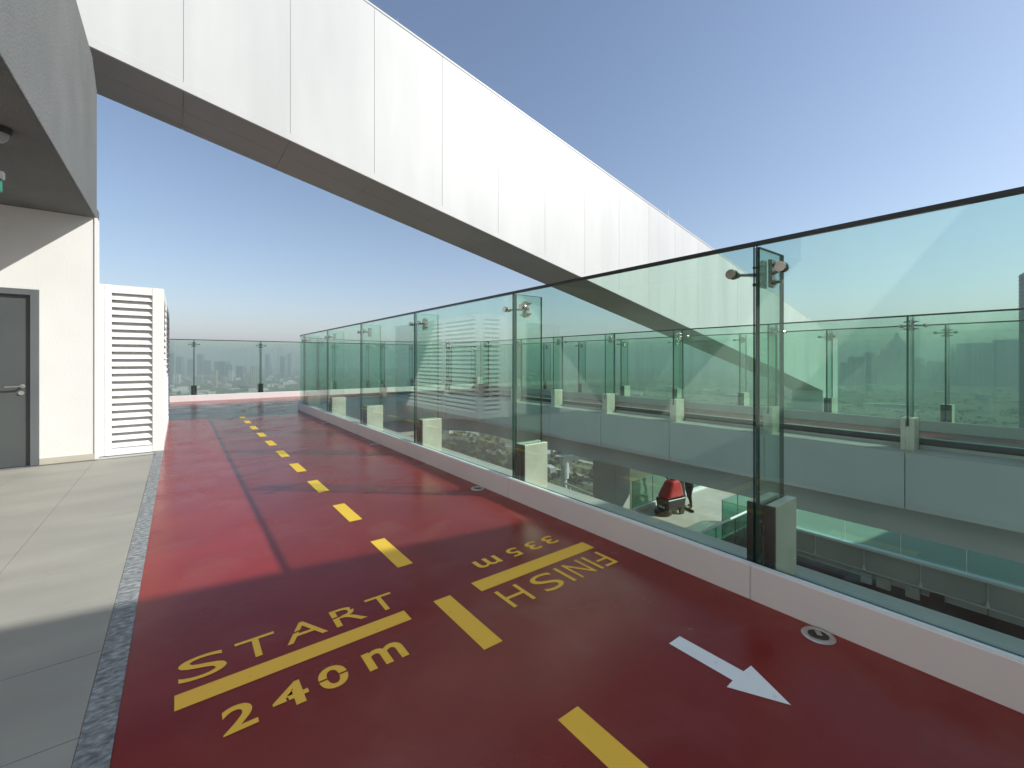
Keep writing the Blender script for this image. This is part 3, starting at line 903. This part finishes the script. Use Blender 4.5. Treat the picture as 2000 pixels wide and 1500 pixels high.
low_guard('dark green glass guard running beside the drop under the opposite walkway', (12.36, 6.20), (12.36, 4.95), LZF - 0.4, -2.62, 1)
low_guard('glass guard with pale steel handrail under the opposite walkway', (9.3, 5.3), (12.2, 5.3), -3.9, -2.62, 3, True)
low_guard('glass guard standing on the pale coping of the lower terrace edge', (14.40, 6.15), (14.40, -6.5), -3.488, -2.62, 11)
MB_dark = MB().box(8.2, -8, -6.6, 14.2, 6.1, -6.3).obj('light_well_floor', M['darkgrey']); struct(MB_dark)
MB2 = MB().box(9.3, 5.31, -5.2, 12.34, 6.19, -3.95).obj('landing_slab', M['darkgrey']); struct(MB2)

# masts
def mast(label, x, y, zb_, zt_, rz, l0, l1):
    t = thing('steel_mast', label, 'mast', (x, y, zb_), 'white steel masts with a short cross arm')
    c, s = math.cos(rz), math.sin(rz)
    P = lambda l, z: (x + c * l, y + s * l, z)
    MB().tube((x, y, zb_), (x, y, zt_ - 0.9), 0.09, seg=12).obj('pole', M['greysteel'], t)
    MB().tube((x, y, zt_ - 0.9), (x, y, zt_ - 0.13), 0.17, seg=12).obj('motor_housing', M['greysteel'], t)
    mb = MB(); e = Vector((-s, c, 0)) * 0.12
    a, b = Vector(P(l0, zt_)), Vector(P(l1, zt_))
    lo = [a - e, b - e, b + e, a + e]
    mb.hexa([tuple(v - Vector((0, 0, 0.22))) for v in lo], [tuple(v) for v in lo])
    for l in (l0 + 0.12, (l0 + l1) / 2, l1 - 0.12):
        q = Vector(P(l, zt_ - 0.22)); mb.box(q.x - 0.10, q.y - 0.10, q.z - 0.10, q.x + 0.10, q.y + 0.10, q.z - 0.0005)
    mb.obj('arm', M['greysteel'], t)
    MB().tube(P(0.10, zt_ - 0.95), P(l1 * 0.6, zt_ - 0.22), 0.03, seg=8).obj('brace', M['greysteel'], t)
    return t
mast('white steel mast with a braced cross arm, seen beneath the opposite walkway', 12.75, 13.0, -6.5, -2.62, R(0), -0.2, 0.72)
mast('steel mast with a cross arm, beyond the outermost glass balustrade', 26.3, 4.6, LZF, -0.62, R(125), -0.25, 1.9)
pr = thing('pipe_rail', 'white pipe rail running from the mast to the column', 'rail', (12, 11.5, -6.5))
MB().tube((11.95, 10.2, -3.55), (12.9, 13.8, -3.75), 0.04, seg=8).obj('rail', M['greysteel'], pr)
MB().tube((12.55, 12.5, -6.5), (12.55, 12.5, -3.7), 0.04, seg=8).obj('upright', M['greysteel'], pr)
MB().tube((11.98, 10.3, -6.5), (11.98, 10.3, -3.58), 0.04, seg=8).obj('upright', M['greysteel'], pr)

# ------------------------------------------------------------------ floor scrubber and its operator
def build_scrubber(x, y, z, rz):
    t = thing('floor_scrubber', 'red and black walk-behind floor cleaning machine on the sunlit lower floor', 'cleaning machine', (x, y, z))
    t.rotation_euler = (0, 0, rz)
    def part(mb, name, mat, bevel=0.0, parent=t):
        me = mb.mesh(name, mat); o = bpy.data.objects.new(name, me); COL.objects.link(o); o.parent = parent
        if bevel:
            md = o.modifiers.new("bevel", 'BEVEL'); md.width = bevel; md.segments = 3; md.limit_method = 'ANGLE'
        return o
    def taper(x0, x1, y0, y1, z0, X0, X1, Y0, Y1, z1):
        return MB().hexa([(x0, y0, z0), (x1, y0, z0), (x1, y1, z0), (x0, y1, z0)], [(X0, Y0, z1), (X1, Y0, z1), (X1, Y1, z1), (X0, Y1, z1)])
    # +x is the front
    part(taper(-0.42, 0.40, -0.24, 0.24, 0.12, -0.45, 0.44, -0.27, 0.27, 0.52), 'lower_tank', M['black'], 0.05)
    part(taper(-0.42, 0.44, -0.265, 0.265, 0.525, -0.30, 0.10, -0.20, 0.20, 1.08), 'upper_tank', M['red'], 0.11)
    part(taper(-0.47, -0.28, -0.25, 0.25, 0.50, -0.42, -0.28, -0.20, 0.20, 1.02), 'rear_console', M['black'], 0.03)
    mb = MB().lathe([(0.0, 0.03), (0.27, 0.03), (0.29, 0.06), (0.27, 0.17), (0.1, 0.20), (0, 0.20)], 0.36, 0, 24)
    part(mb, 'brush_deck', M['black'], 0.0)
    part(MB().box(0.40, -0.12, 0.22, 0.452, 0.12, 0.29), 'bumper', M['greysteel'], 0.01)
    for s in (-1, 1):
        part(MB().tube((-0.2, s * 0.25, 0.11), (-0.2, s * 0.31, 0.11), 0.11, seg=20), 'wheel', M['black'])
    mb = MB()
    for k in range(12):
        a0, a1 = -1.0 + 2.0 * k / 12, -1.0 + 2.0 * (k + 1) / 12
        f = lambda a: (-0.62 - 0.08 * math.cos(a * 1.4), 0.42 * a, 0)
        p0, p1 = f(a0), f(a1)
        mb.hexa([(p0[0], p0[1], 0.005), (p1[0], p1[1], 0.005), (p1[0] + .03, p1[1], 0.005), (p0[0] + .03, p0[1], 0.005)],
                [(p0[0], p0[1], 0.08), (p1[0], p1[1], 0.08), (p1[0] + .03, p1[1], 0.08), (p0[0] + .03, p0[1], 0.08)])
    mb.box(-0.68, -0.05, 0.08, -0.38, 0.05, 0.14)
    part(mb, 'squeegee', M['black'])
    mb = MB()
    pts = [(-0.36, -0.2, 1.0), (-0.56, -0.22, 1.06), (-0.60, 0, 1.07), (-0.56, 0.22, 1.06), (-0.36, 0.2, 1.0)]
    for a, b in zip(pts[:-1], pts[1:]): mb.tube(a, b, 0.016, seg=8)
    part(mb, 'handle', M['black'])
    mb = MB()
    hs = [(0.02, -0.1, 1.08), (0.04, -0.14, 1.14), (-0.06, -0.2, 1.12), (-0.22, -0.24, 0.95), (-0.38, -0.22, 0.6), (-0.5, -0.12, 0.15)]
    for a, b in zip(hs[:-1], hs[1:]): mb.tube(a, b, 0.024, seg=8)
    part(mb, 'hose', M['black'])
    part(MB().lathe([(0, 1.12), (0.09, 1.12), (0.1, 1.085)], -0.1, 0, 16), 'tank_lid', M['darkgrey'])
    return t
build_scrubber(13.05, 8.28, LZF, R(172))

def skin_body(name, verts, edges, mat, parent, sub=2):
    me = bpy.data.meshes.new(name)
    me.from_pydata([v[0] for v in verts], edges, [])
    o = bpy.data.objects.new(name, me); COL.objects.link(o); o.parent = parent
    sk = o.modifiers.new("skin", 'SKIN'); sk.use_smooth_shade = True
    for i, v in enumerate(verts):
        r = v[1] if isinstance(v[1], tuple) else (v[1], v[1])
        me.skin_vertices[0].data[i].radius = r
    me.skin_vertices[0].data[0].use_root = True
    ss = o.modifiers.new("subsurf", 'SUBSURF'); ss.levels = sub; ss.render_levels = sub
    me.materials.append(mat)
    return o
def operator(x, y, z, rz):
    t = thing('person', 'cleaner in black clothes bending over the red machine, pushing its handle', 'person', (x, y, z))
    t.rotation_euler = (0, 0, rz)
    # +x is the facing direction; hips back, trunk bent forward, hands on the bar
    V = [((-0.05, 0, 0.90), (0.15, 0.12)), ((0.03, 0, 1.08), (0.15, 0.11)), ((0.13, 0, 1.26), (0.17, 0.12)), ((0.19, 0, 1.36), (0.13, 0.09)), ((0.22, 0, 1.42), 0.055), ((0.25, 0, 1.47), 0.052),
         ((-0.05, 0.09, 0.84), 0.095), ((0.06, 0.10, 0.48), 0.065), ((-0.02, 0.10, 0.10), 0.043), ((0.0, 0.10, 0.045), 0.045), ((0.13, 0.11, 0.035), 0.036),
         ((-0.05, -0.09, 0.84), 0.095), ((-0.10, -0.10, 0.47), 0.065), ((-0.26, -0.10, 0.12), 0.043), ((-0.25, -0.10, 0.05), 0.045), ((-0.12, -0.11, 0.035), 0.036),
         ((0.18, 0.18, 1.34), 0.062), ((0.24, 0.25, 1.10), 0.048), ((0.44, 0.22, 1.08), 0.036),
         ((0.18, -0.18, 1.34), 0.062), ((0.24, -0.25, 1.10), 0.048), ((0.44, -0.22, 1.08), 0.036)]
    E = [(0, 1), (1, 2), (2, 3), (3, 4), (4, 5), (0, 6), (6, 7), (7, 8), (8, 9), (9, 10), (0, 11), (11, 12), (12, 13), (13, 14), (14, 15), (3, 16), (16, 17), (17, 18), (3, 19), (19, 20), (20, 21)]
    skin_body('body', V, E, M['blackcloth'], t)
    hd = [((0.27, 0, 1.50), 0.06), ((0.30, 0, 1.56), (0.085, 0.095)), ((0.30, 0, 1.65), (0.085, 0.10)), ((0.29, 0, 1.71), 0.055)]
    skin_body('head', hd, [(0, 1), (1, 2), (2, 3)], M['skin'], t)
    mb = MB().tube((0.385, 0, 1.60), (0.415, 0, 1.575), 0.012, 0.016, seg=8); o = mb.obj('nose', M['skin']); o.parent = t
    hr = [((0.27, 0, 1.62), (0.094, 0.10)), ((0.28, 0, 1.70), (0.090, 0.10)), ((0.27, 0, 1.735), 0.05)]
    skin_body('hair', hr, [(0, 1), (1, 2)], M['hair'], t)
    for s in (-1, 1):
        HV = [((0.44, s * 0.22, 1.08), (0.03, 0.03)), ((0.50, s * 0.21, 1.085), (0.038, 0.018))]
        HE = [(0, 1)]
        for k in range(4):
            b = len(HV); yy = s * (0.18 + 0.02 * k)
            HV += [((0.54, yy, 1.095), 0.0095), ((0.57, yy, 1.075), 0.009), ((0.555, yy, 1.045), 0.008)]
            HE += [(1, b), (b, b + 1), (b + 1, b + 2)]
        b = len(HV); HV += [((0.50, s * 0.17, 1.07), 0.010), ((0.535, s * 0.165, 1.05), 0.009)]; HE += [(1, b), (b, b + 1)]
        skin_body('hand', HV, HE, M['skin'], t, 1)
    o = MB().box(-0.16, -0.152, 0.30, -0.10, -0.148, 0.62).obj('trouser_stripe', M['whitecloth']); o.parent = t
    return t
operator(13.05 - 0.88 * math.cos(R(172)), 8.28 - 0.88 * math.sin(R(172)), LZF, R(172))

# ------------------------------------------------------------------ the far city and park
random.seed(11)
def depth_for(v): return 151.4 * 847.0 / (v - 703.0)
def spot(u, v):
    return polar((u - 1000.0) / 847.0, depth_for(v))
def block(name, x, y, w, d, h, rz, mat, label, cat, group, roof=True, steps=()):
    t = thing(name, label, cat, (x, y, GZ), group)
    t.rotation_euler = (0, 0, rz)
    mb = MB().box(-w / 2, -d / 2, 0, w / 2, d / 2, h)
    hh = h
    for fx_, fz in steps:
        mb.box(-w / 2 * fx_, -d / 2 * fx_, hh + 0.01, w / 2 * fx_, d / 2 * fx_, hh + fz); hh += fz
    o = mb.obj('wall', mat); o.parent = t
    if roof:
        r = MB().box(-w / 2 - .3, -d / 2 - .3, h + 0.02 if not steps else hh + 0.02, w / 2 * (steps[-1][0] if steps else 1) + .3, d / 2 * (steps[-1][0] if steps else 1) + .3, hh + 1.2)
        if steps:
            f = steps[-1][0]; r = MB().box(-w / 2 * f, -d / 2 * f, hh + 0.02, w / 2 * f, d / 2 * f, hh + 1.5)
        r2 = r.obj('roof', M['roofpale']); r2.parent = t
    return t
# low town spread behind the end of the track
def zone_of(u):
    for lim, ph in ((378, 'left of the first end post'), (508, 'between the two end posts'), (585, 'right of the second end post'), (700, 'behind the bend of the balustrade')):
        if u < lim: return ph
    return 'behind the long near balustrade'
TONE = ['cream', 'sand coloured', 'white']
for k in range(150):
    u = random.uniform(310, 780); v = 712 + 66 * random.random() ** 1.3
    x, y = spot(u, v)
    h = random.choice((5, 7, 8, 10, 12, 16))
    block('low_building', x, y, random.uniform(18, 70), random.uniform(14, 40), h, random.uniform(0, 1.5), CITY[k % 3],
          'small %s low-rise in the hazy town, %s' % (TONE[k % 3], zone_of(u)), 'building', '%s low buildings of the hazy town, %s' % (TONE[k % 3], zone_of(u)))
for k in range(60):
    u = random.uniform(900, 2000); v = 718 + 60 * random.random()
    x, y = spot(u, v)
    block('low_building', x, y, random.uniform(20, 80), random.uniform(14, 50), random.choice((5, 8, 10, 14)), random.uniform(0, 1.5), CITY[k % 3],
          'small %s low-rise on the hazy plain, %s' % (TONE[k % 3], 'below the skyline towers' if u > 1640 else 'behind the opposite walkway'), 'building', '%s low buildings of the hazy plain, %s' % (TONE[k % 3], 'skyline' if u > 1640 else 'walkway'))
mids = [(500, 757, 48, 26, 118, 0, 'cream slab block standing out of the hazy town'), (487, 752, 34, 26, 75, 1, 'sand coloured block next to the cream slab block'),
        (451, 745, 26, 22, 78, 2, 'white square block nearest the glass post in the hazy town'), (420, 757, 20, 22, 92, 1, 'slim tan block left of the two cream slab blocks'),
        (418, 742, 30, 22, 70, 0, 'pale block standing right behind the slim tan block'), (345, 749, 36, 30, 60, 2, 'pale block close beside the louvred enclosure'),
        (388, 748, 44, 26, 52, 3, 'grey block next to the second pale tower group'), (438, 752, 24, 24, 44, 1, 'short sand block between the tan and cream blocks')]
for (u, v, w, d, h, mi, lab) in mids:
    x, y = spot(u, v)
    block('apartment_block', x, y, w, d, h, R(-20), CITY[mi], lab, 'building', 'apartment blocks of the hazy town')
# hazy towers, towards the left end and the skyline on the right: (u, top v, width m, depth m of view, steps)
tow_l = [(337, 690, 60, 3600), (352, 697, 45, 3500), (375, 702, 50, 3400), (392, 692, 40, 3700), (408, 704, 70, 3600), (434, 706, 80, 3300), (449, 712, 60, 3300), (470, 715, 60, 3500),
         (524, 692, 40, 4000), (553, 696, 40, 4000), (566, 690, 36, 4200)]
lab_l = ['faint tower half hidden by the corner of the louvred enclosure', 'second faint tower from the louvred enclosure', 'faint tower directly behind the first end post', 'tall narrow faint tower just right of the first end post',
         'broad faint tower behind the slim tan block', 'widest faint tower between the two end posts', 'squat faint tower right of the widest one', 'last faint tower before the second end post',
         'faint narrow tower just right of the second end post', 'middle one of three narrow faint towers near the bend', 'slimmest faint tower, next to the bend of the balustrade']
for i, (u, vt, w, d) in enumerate(tow_l):
    x, y = polar((u - 1000) / 847, d)
    h = CAMH + d * (703 - vt) / 847 - GZ
    block('hazy_tower', x, y, w, w * 0.8, h, R(-37), GLASSTOWER if i % 2 else CITY[3], lab_l[i], 'tower', 'faint towers behind the hazy town')
tow_r = [(1660, 708, 80, 2600, ()), (1672, 697, 70, 2700, ()), (1697, 690, 44, 2800, ((0.6, 8),)), (1714, 694, 60, 2700, ()), (1734, 682, 60, 2600, ()), (1743, 672, 50, 2700, ()),
         (1752, 668, 70, 2750, ((0.72, 16), (0.45, 20), (0.2, 18))), (1768, 678, 50, 2650, ()), (1806, 712, 100, 2900, ()), (1828, 706, 70, 2800, ()), (1860, 684, 26, 2700, ((0.5, 14), (0.2, 16))),
         (1876, 703, 60, 2800, ()), (1915, 671, 170, 2600, ()), (1975, 664, 120, 2500, ()), (1940, 700, 60, 3000, ()), (1790, 700, 60, 2900, ())]
labs = {0: 'low faint tower nearest the foot of the white beam', 1: 'flat topped faint tower second from the foot of the white beam', 2: 'narrow stepped tower in the hazy skyline',
        3: 'plain mid-height tower beside the narrow stepped one', 4: 'shoulder tower on the left flank of the spired tower', 5: 'tall flat tower pressed against the spired tower',
        6: 'highest stepped tower with a spire in the hazy skyline', 7: 'tall plain tower just right of the spired tower', 8: 'broad low hazy block right of the glass post with two steel arms',
        9: 'low hazy tower between two glass posts in the skyline', 10: 'thin needle tower with a pointed top in the skyline', 11: 'short hazy tower at the foot of the needle tower',
        12: 'widest slab-like block of the hazy skyline', 13: 'large hazy block next to the dark near tower', 14: 'low hazy tower behind the widest slab block', 15: 'hazy tower half hidden by the thick green glass post'}
for i, (u, vt, w, d, st) in enumerate(tow_r):
    x, y = polar((u - 1000) / 847, d)
    h = CAMH + d * (703 - vt) / 847 - GZ
    block('skyline_tower', x, y, w, w * 0.7, h, R(-37 - 15), GLASSTOWER if i % 3 else CITY[3], labs[i], 'tower', 'towers of the hazy skyline', steps=st)
# the dark near tower at the edge of the picture, with floor slabs and window bays
x, y = polar((2026 - 1000) / 847, 420)
nt_ = thing('dark_tower', 'dark blue glass tower with stacked floor slabs, close to the right of the skyline', 'tower', (x, y, GZ))
nt_.rotation_euler = (0, 0, R(-37 - 40))
Hn = CAMH + 420 * (703 - 530) / 847 - GZ
o = MB().box(-10, -10, 0, 10, 10, Hn - 1).obj('wall', DARKTOWER); o.parent = nt_
sme = MB().box(-10.7, -10.7, 0, 10.7, 10.7, 0.5).mesh('floor_slab', CITY[3])
wme = MB().box(-0.12, -1.1, 0.6, 0.12, 1.1, 2.9).mesh('window_bay', CITY[3])
nf = int(Hn / 3.7)
for k in range(nf):
    o = bpy.data.objects.new('floor_slab', sme); COL.objects.link(o); o.parent = nt_; o.location = (0, 0, 1 + k * 3.7)
for k in range(nf - 32, nf - 1):
    for q in (-6.5, -2.2, 2.2, 6.5):
        o = bpy.data.objects.new('window_bay', wme); COL.objects.link(o); o.parent = nt_; o.location = (-10.1, q, 1 + k * 3.7)

# roads and paths in the park below
M['road'] = noise_mat('road_surface', (0.12, 0.12, 0.12), (0.17, 0.17, 0.165), 0.05, 0.85)
M['pathm'] = noise_mat('path_surface', (0.36, 0.34, 0.29), (0.44, 0.42, 0.36), 0.05, 0.9)
def ribbon(name, uv, w, mat, z=0.15):
    pts = [Vector((*spot(u, v), GZ + z)) for u, v in uv]
    mb = MB(); L_, R_ = [], []
    for i, p_ in enumerate(pts):
        d = (pts[min(i + 1, len(pts) - 1)] - pts[max(i - 1, 0)]).normalized()
        n_ = Vector((-d.y, d.x, 0)) * w / 2
        L_.append(p_ + n_); R_.append(p_ - n_)
    for i in range(len(pts) - 1): mb.quad([L_[i], R_[i], R_[i + 1], L_[i + 1]])
    return struct(mb.obj(name, mat))
def arc(cu, cv, ru, rv, a0, a1, n=14):
    return [(cu + ru * math.cos(R(a0 + (a1 - a0) * i / n)), cv + rv * math.sin(R(a0 + (a1 - a0) * i / n))) for i in range(n + 1)]
ribbon('road', [(962, 884), (966, 876), (975, 871), (990, 868), (1010, 866), (1040, 868), (1090, 874)], 13, M['road'], 0.3)
ribbon('path', [(880, 893), (910, 891), (935, 886), (955, 882), (963, 876)], 4, M['pathm'])
ribbon('path', arc(1000, 880, 24, 9, 130, 330), 4, M['pathm'])
ribbon('path', arc(885, 852, 52, 11, 200, 350), 7, M['pathm'])
ribbon('path', arc(885, 855, 40, 8, 190, 350), 9, M['pathm'])
ribbon('path', [(930, 845), (950, 846), (970, 848), (1000, 853), (1040, 860)], 4, M['pathm'])
ribbon('road', [(1040, 905), (1067, 911), (1100, 919), (1145, 931), (1200, 946)], 9, M['pathm'], 0.3)
ribbon('road', [(1040, 920), (1070, 925), (1110, 934), (1160, 948)], 12, M['road'], 0.3)
ribbon('road', [(1020, 880), (1075, 888), (1120, 897), (1170, 908)], 10, M['pathm'], 0.2)
ribbon('road', [(1020, 892), (1075, 899), (1120, 908), (1170, 920)], 10, M['road'], 0.2)
for (pts, w) in (([(330, 752), (430, 748), (520, 757), (600, 752), (700, 744)], 14), ([(430, 772), (500, 766), (560, 760), (640, 757)], 10), ([(330, 733), (480, 735), (640, 730)], 14),
                 ([(1640, 790), (1760, 786), (1880, 796), (2050, 806)], 12), ([(1600, 776), (1800, 775), (2050, 783)], 14), ([(1600, 765), (2050, 768)], 18)):
    ribbon('road', pts, w, M['pathm'], 0.3)
# curved pale hall at the edge of the park
t = thing('curved_building', 'low curved beige building at the edge of the park', 'building', (*spot(790, 848), GZ))
pts = [Vector((*spot(u, v), GZ)) for u, v in arc(850, 866, 90, 20, 195, 290, 10)]
for a, b in zip(pts[:-1], pts[1:]):
    d = (b - a).normalized(); n_ = Vector((-d.y, d.x, 0)) * 9
    lo = [a - n_, b - n_, b + n_, a + n_]
    MB().hexa([tuple(q) for q in lo], [(q.x, q.y, q.z + 9) for q in lo]).obj('wing', CITY[0], t)
for k, (u, v, w, d, h) in enumerate(((1085, 881, 22, 12, 9), (1108, 883, 30, 14, 8), (1068, 893, 26, 10, 7), (1075, 921, 20, 8, 6), (1130, 890, 18, 10, 6), (985, 852, 14, 9, 5), (972, 850, 12, 8, 5), (958, 848, 10, 8, 5))):
    x, y = spot(u, v)
    block('shed', x, y, w, d, h, 0.4 * k, M['roofpale'], 'small white shed among the trees of the park below', 'building', 'white sheds in the park')
# vehicles beside the road
for k in range(9):
    x, y = spot(946 + k * 2.4 + random.uniform(-1, 1), 883 - k * 0.6 + random.uniform(-1.5, 1))
    t = thing('parked_vehicle', 'tiny pale vehicle beside the curving park road far below', 'vehicle', (x, y, GZ), 'vehicles beside the park road')
    t.rotation_euler = (0, 0, random.uniform(0, 3))
    mb = MB().box(-2.6, -1.05, 0.5, 2.6, 1.05, 1.5); mb.box(-1.8, -0.95, 1.51, 1.2, 0.95, 2.2)
    o = mb.obj('body', M['whitepaint' if k % 3 else 'red']); o.parent = t
    mb = MB()
    for sx in (-1.6, 1.6):
        for sy in (-1, 1): mb.tube((sx, sy * 0.9, 0.4), (sx, sy * 1.1, 0.4), 0.4, seg=8)
    o = mb.obj('wheels', M['black']); o.parent = t
# trees
TREEM = [noise_mat('foliage_a', (0.042, 0.078, 0.014), (0.090, 0.125, 0.028), 0.15, 0.9, spec=0.05),
         noise_mat('foliage_b', (0.060, 0.090, 0.018), (0.115, 0.135, 0.036), 0.15, 0.9, spec=0.05),
         noise_mat('foliage_c', (0.030, 0.060, 0.012), (0.066, 0.098, 0.022), 0.15, 0.9, spec=0.05)]
M['bark'] = noise_mat('bark', (0.08, 0.06, 0.045), (0.12, 0.09, 0.065), 3, 0.9)
def leaf_cloud(rad, hgt, n, rnd, cx=0, cy=0, cz=0, leaf=0.9):
    mb = MB()
    lob = [(rnd.uniform(-.5, .5) * rad, rnd.uniform(-.5, .5) * rad, rnd.uniform(0.35, 0.8) * hgt, rnd.uniform(.4, .65) * rad) for _ in range(6)]
    for _ in range(n):
        lx, ly, lz, lr_ = rnd.choice(lob)
        d = Vector((rnd.gauss(0, 1), rnd.gauss(0, 1), rnd.gauss(0, .8))).normalized() * lr_ * rnd.uniform(0.6, 1.0)
        c = Vector((cx + lx, cy + ly, cz + lz)) + d
        a = Vector((rnd.gauss(0, 1), rnd.gauss(0, 1), rnd.gauss(0, 1))).normalized(); b = a.orthogonal().normalized()
        c2 = a.cross(b); s1 = leaf * rnd.uniform(.6, 1.2)
        mb.quad([c - b * s1, c - c2 * s1 * .6, c + b * s1, c + c2 * s1 * .6])
    return mb
trng = random.Random(3)
TM = []
for k in range(5):
    mb = leaf_cloud(trng.uniform(3.6, 5.0), trng.uniform(6, 8.5), 150, trng, leaf=0.95)
    b0 = len(mb.f); mb.tube((0, 0, 0), (0, 0, 3.2), 0.35, 0.2, seg=5, mi=1)
    TM.append(mb.mesh('park_tree', [TREEM[k % 3], M['bark']]))
def in_clear(u, v):
    return False
cnt = 0
zones = [((860, 985), (862, 884), 110, 'left of the curving park road'), ((905, 1010), (886, 922), 110, 'in front of the curving park road'), ((880, 960), (848, 856), 18, 'inside the pale ring path'), ((1040, 1165), (884, 950), 45, 'around the white steel mast')]
for (ua, ub), (va, vb), n, zl in zones:
    for _ in range(n):
        u, v = trng.uniform(ua, ub), trng.uniform(va, vb)
        x, y = spot(u, v)
        o = bpy.data.objects.new('park_tree', TM[cnt % 5]); COL.objects.link(o)
        s_ = trng.uniform(0.75, 1.4)
        o.location = (x, y, GZ); o.rotation_euler = (0, 0, trng.uniform(0, 6)); o.scale = (s_, s_, s_ * trng.uniform(.85, 1.1))
        tag(o, 'small green tree in the park far below, ' + zl, 'tree', 'park trees ' + zl)
        cnt += 1
# scrub and distant planting that reads as one mass
mb = MB()
def add_clumps(n, ur, vr, size, cond=None):
    for _ in range(n):
        u, v = trng.uniform(*ur), vr[0] + (vr[1] - vr[0]) * trng.random()
        x, y = spot(u, v)
        for _ in range(10):
            c = Vector((x + trng.gauss(0, size), y + trng.gauss(0, size), GZ + trng.uniform(0.5, size * .9)))
            a = Vector((trng.gauss(0, 1), trng.gauss(0, 1), trng.gauss(0, 1))).normalized(); b = a.orthogonal().normalized(); c2 = a.cross(b)
            s1 = size * trng.uniform(.35, .6)
            mb.quad([c - b * s1, c - c2 * s1 * .7, c + b * s1, c + c2 * s1 * .7], trng.choice((0, 1, 2)))
add_clumps(900, (780, 1180), (838, 1000), 1.6)
add_clumps(900, (310, 800), (712, 782), 6.0)
add_clumps(700, (1000, 2050), (715, 830), 6.0)
w_ = mb.obj('scrub', TREEM); w_['kind'] = 'stuff'; w_['label'] = 'dark scrub and hedges scattered over the far plain'

# ------------------------------------------------------------------ haze over the whole plain
HD = 0.00032
hm = bpy.data.materials.new('haze_air'); hm.use_nodes = True
hn = hm.node_tree
hn.nodes.remove(hn.nodes["Principled BSDF"])
pv = hn.nodes.new("ShaderNodeVolumePrincipled")
pv.inputs["Color"].default_value = (0.70, 0.685, 0.745, 1)
pv.inputs["Density"].default_value = HD
pv.inputs["Anisotropy"].default_value = 0.0
hn.links.new(pv.outputs[0], hn.nodes["Material Output"].inputs["Volume"])
try: hm.cycles.homogeneous_volume = True
except Exception: pass
hz = MB().box(-9300, -9300, GZ - 1, 9300, 9300, 190).obj('haze', hm)
hz['kind'] = 'stuff'; hz['label'] = 'pale grey haze over the city'
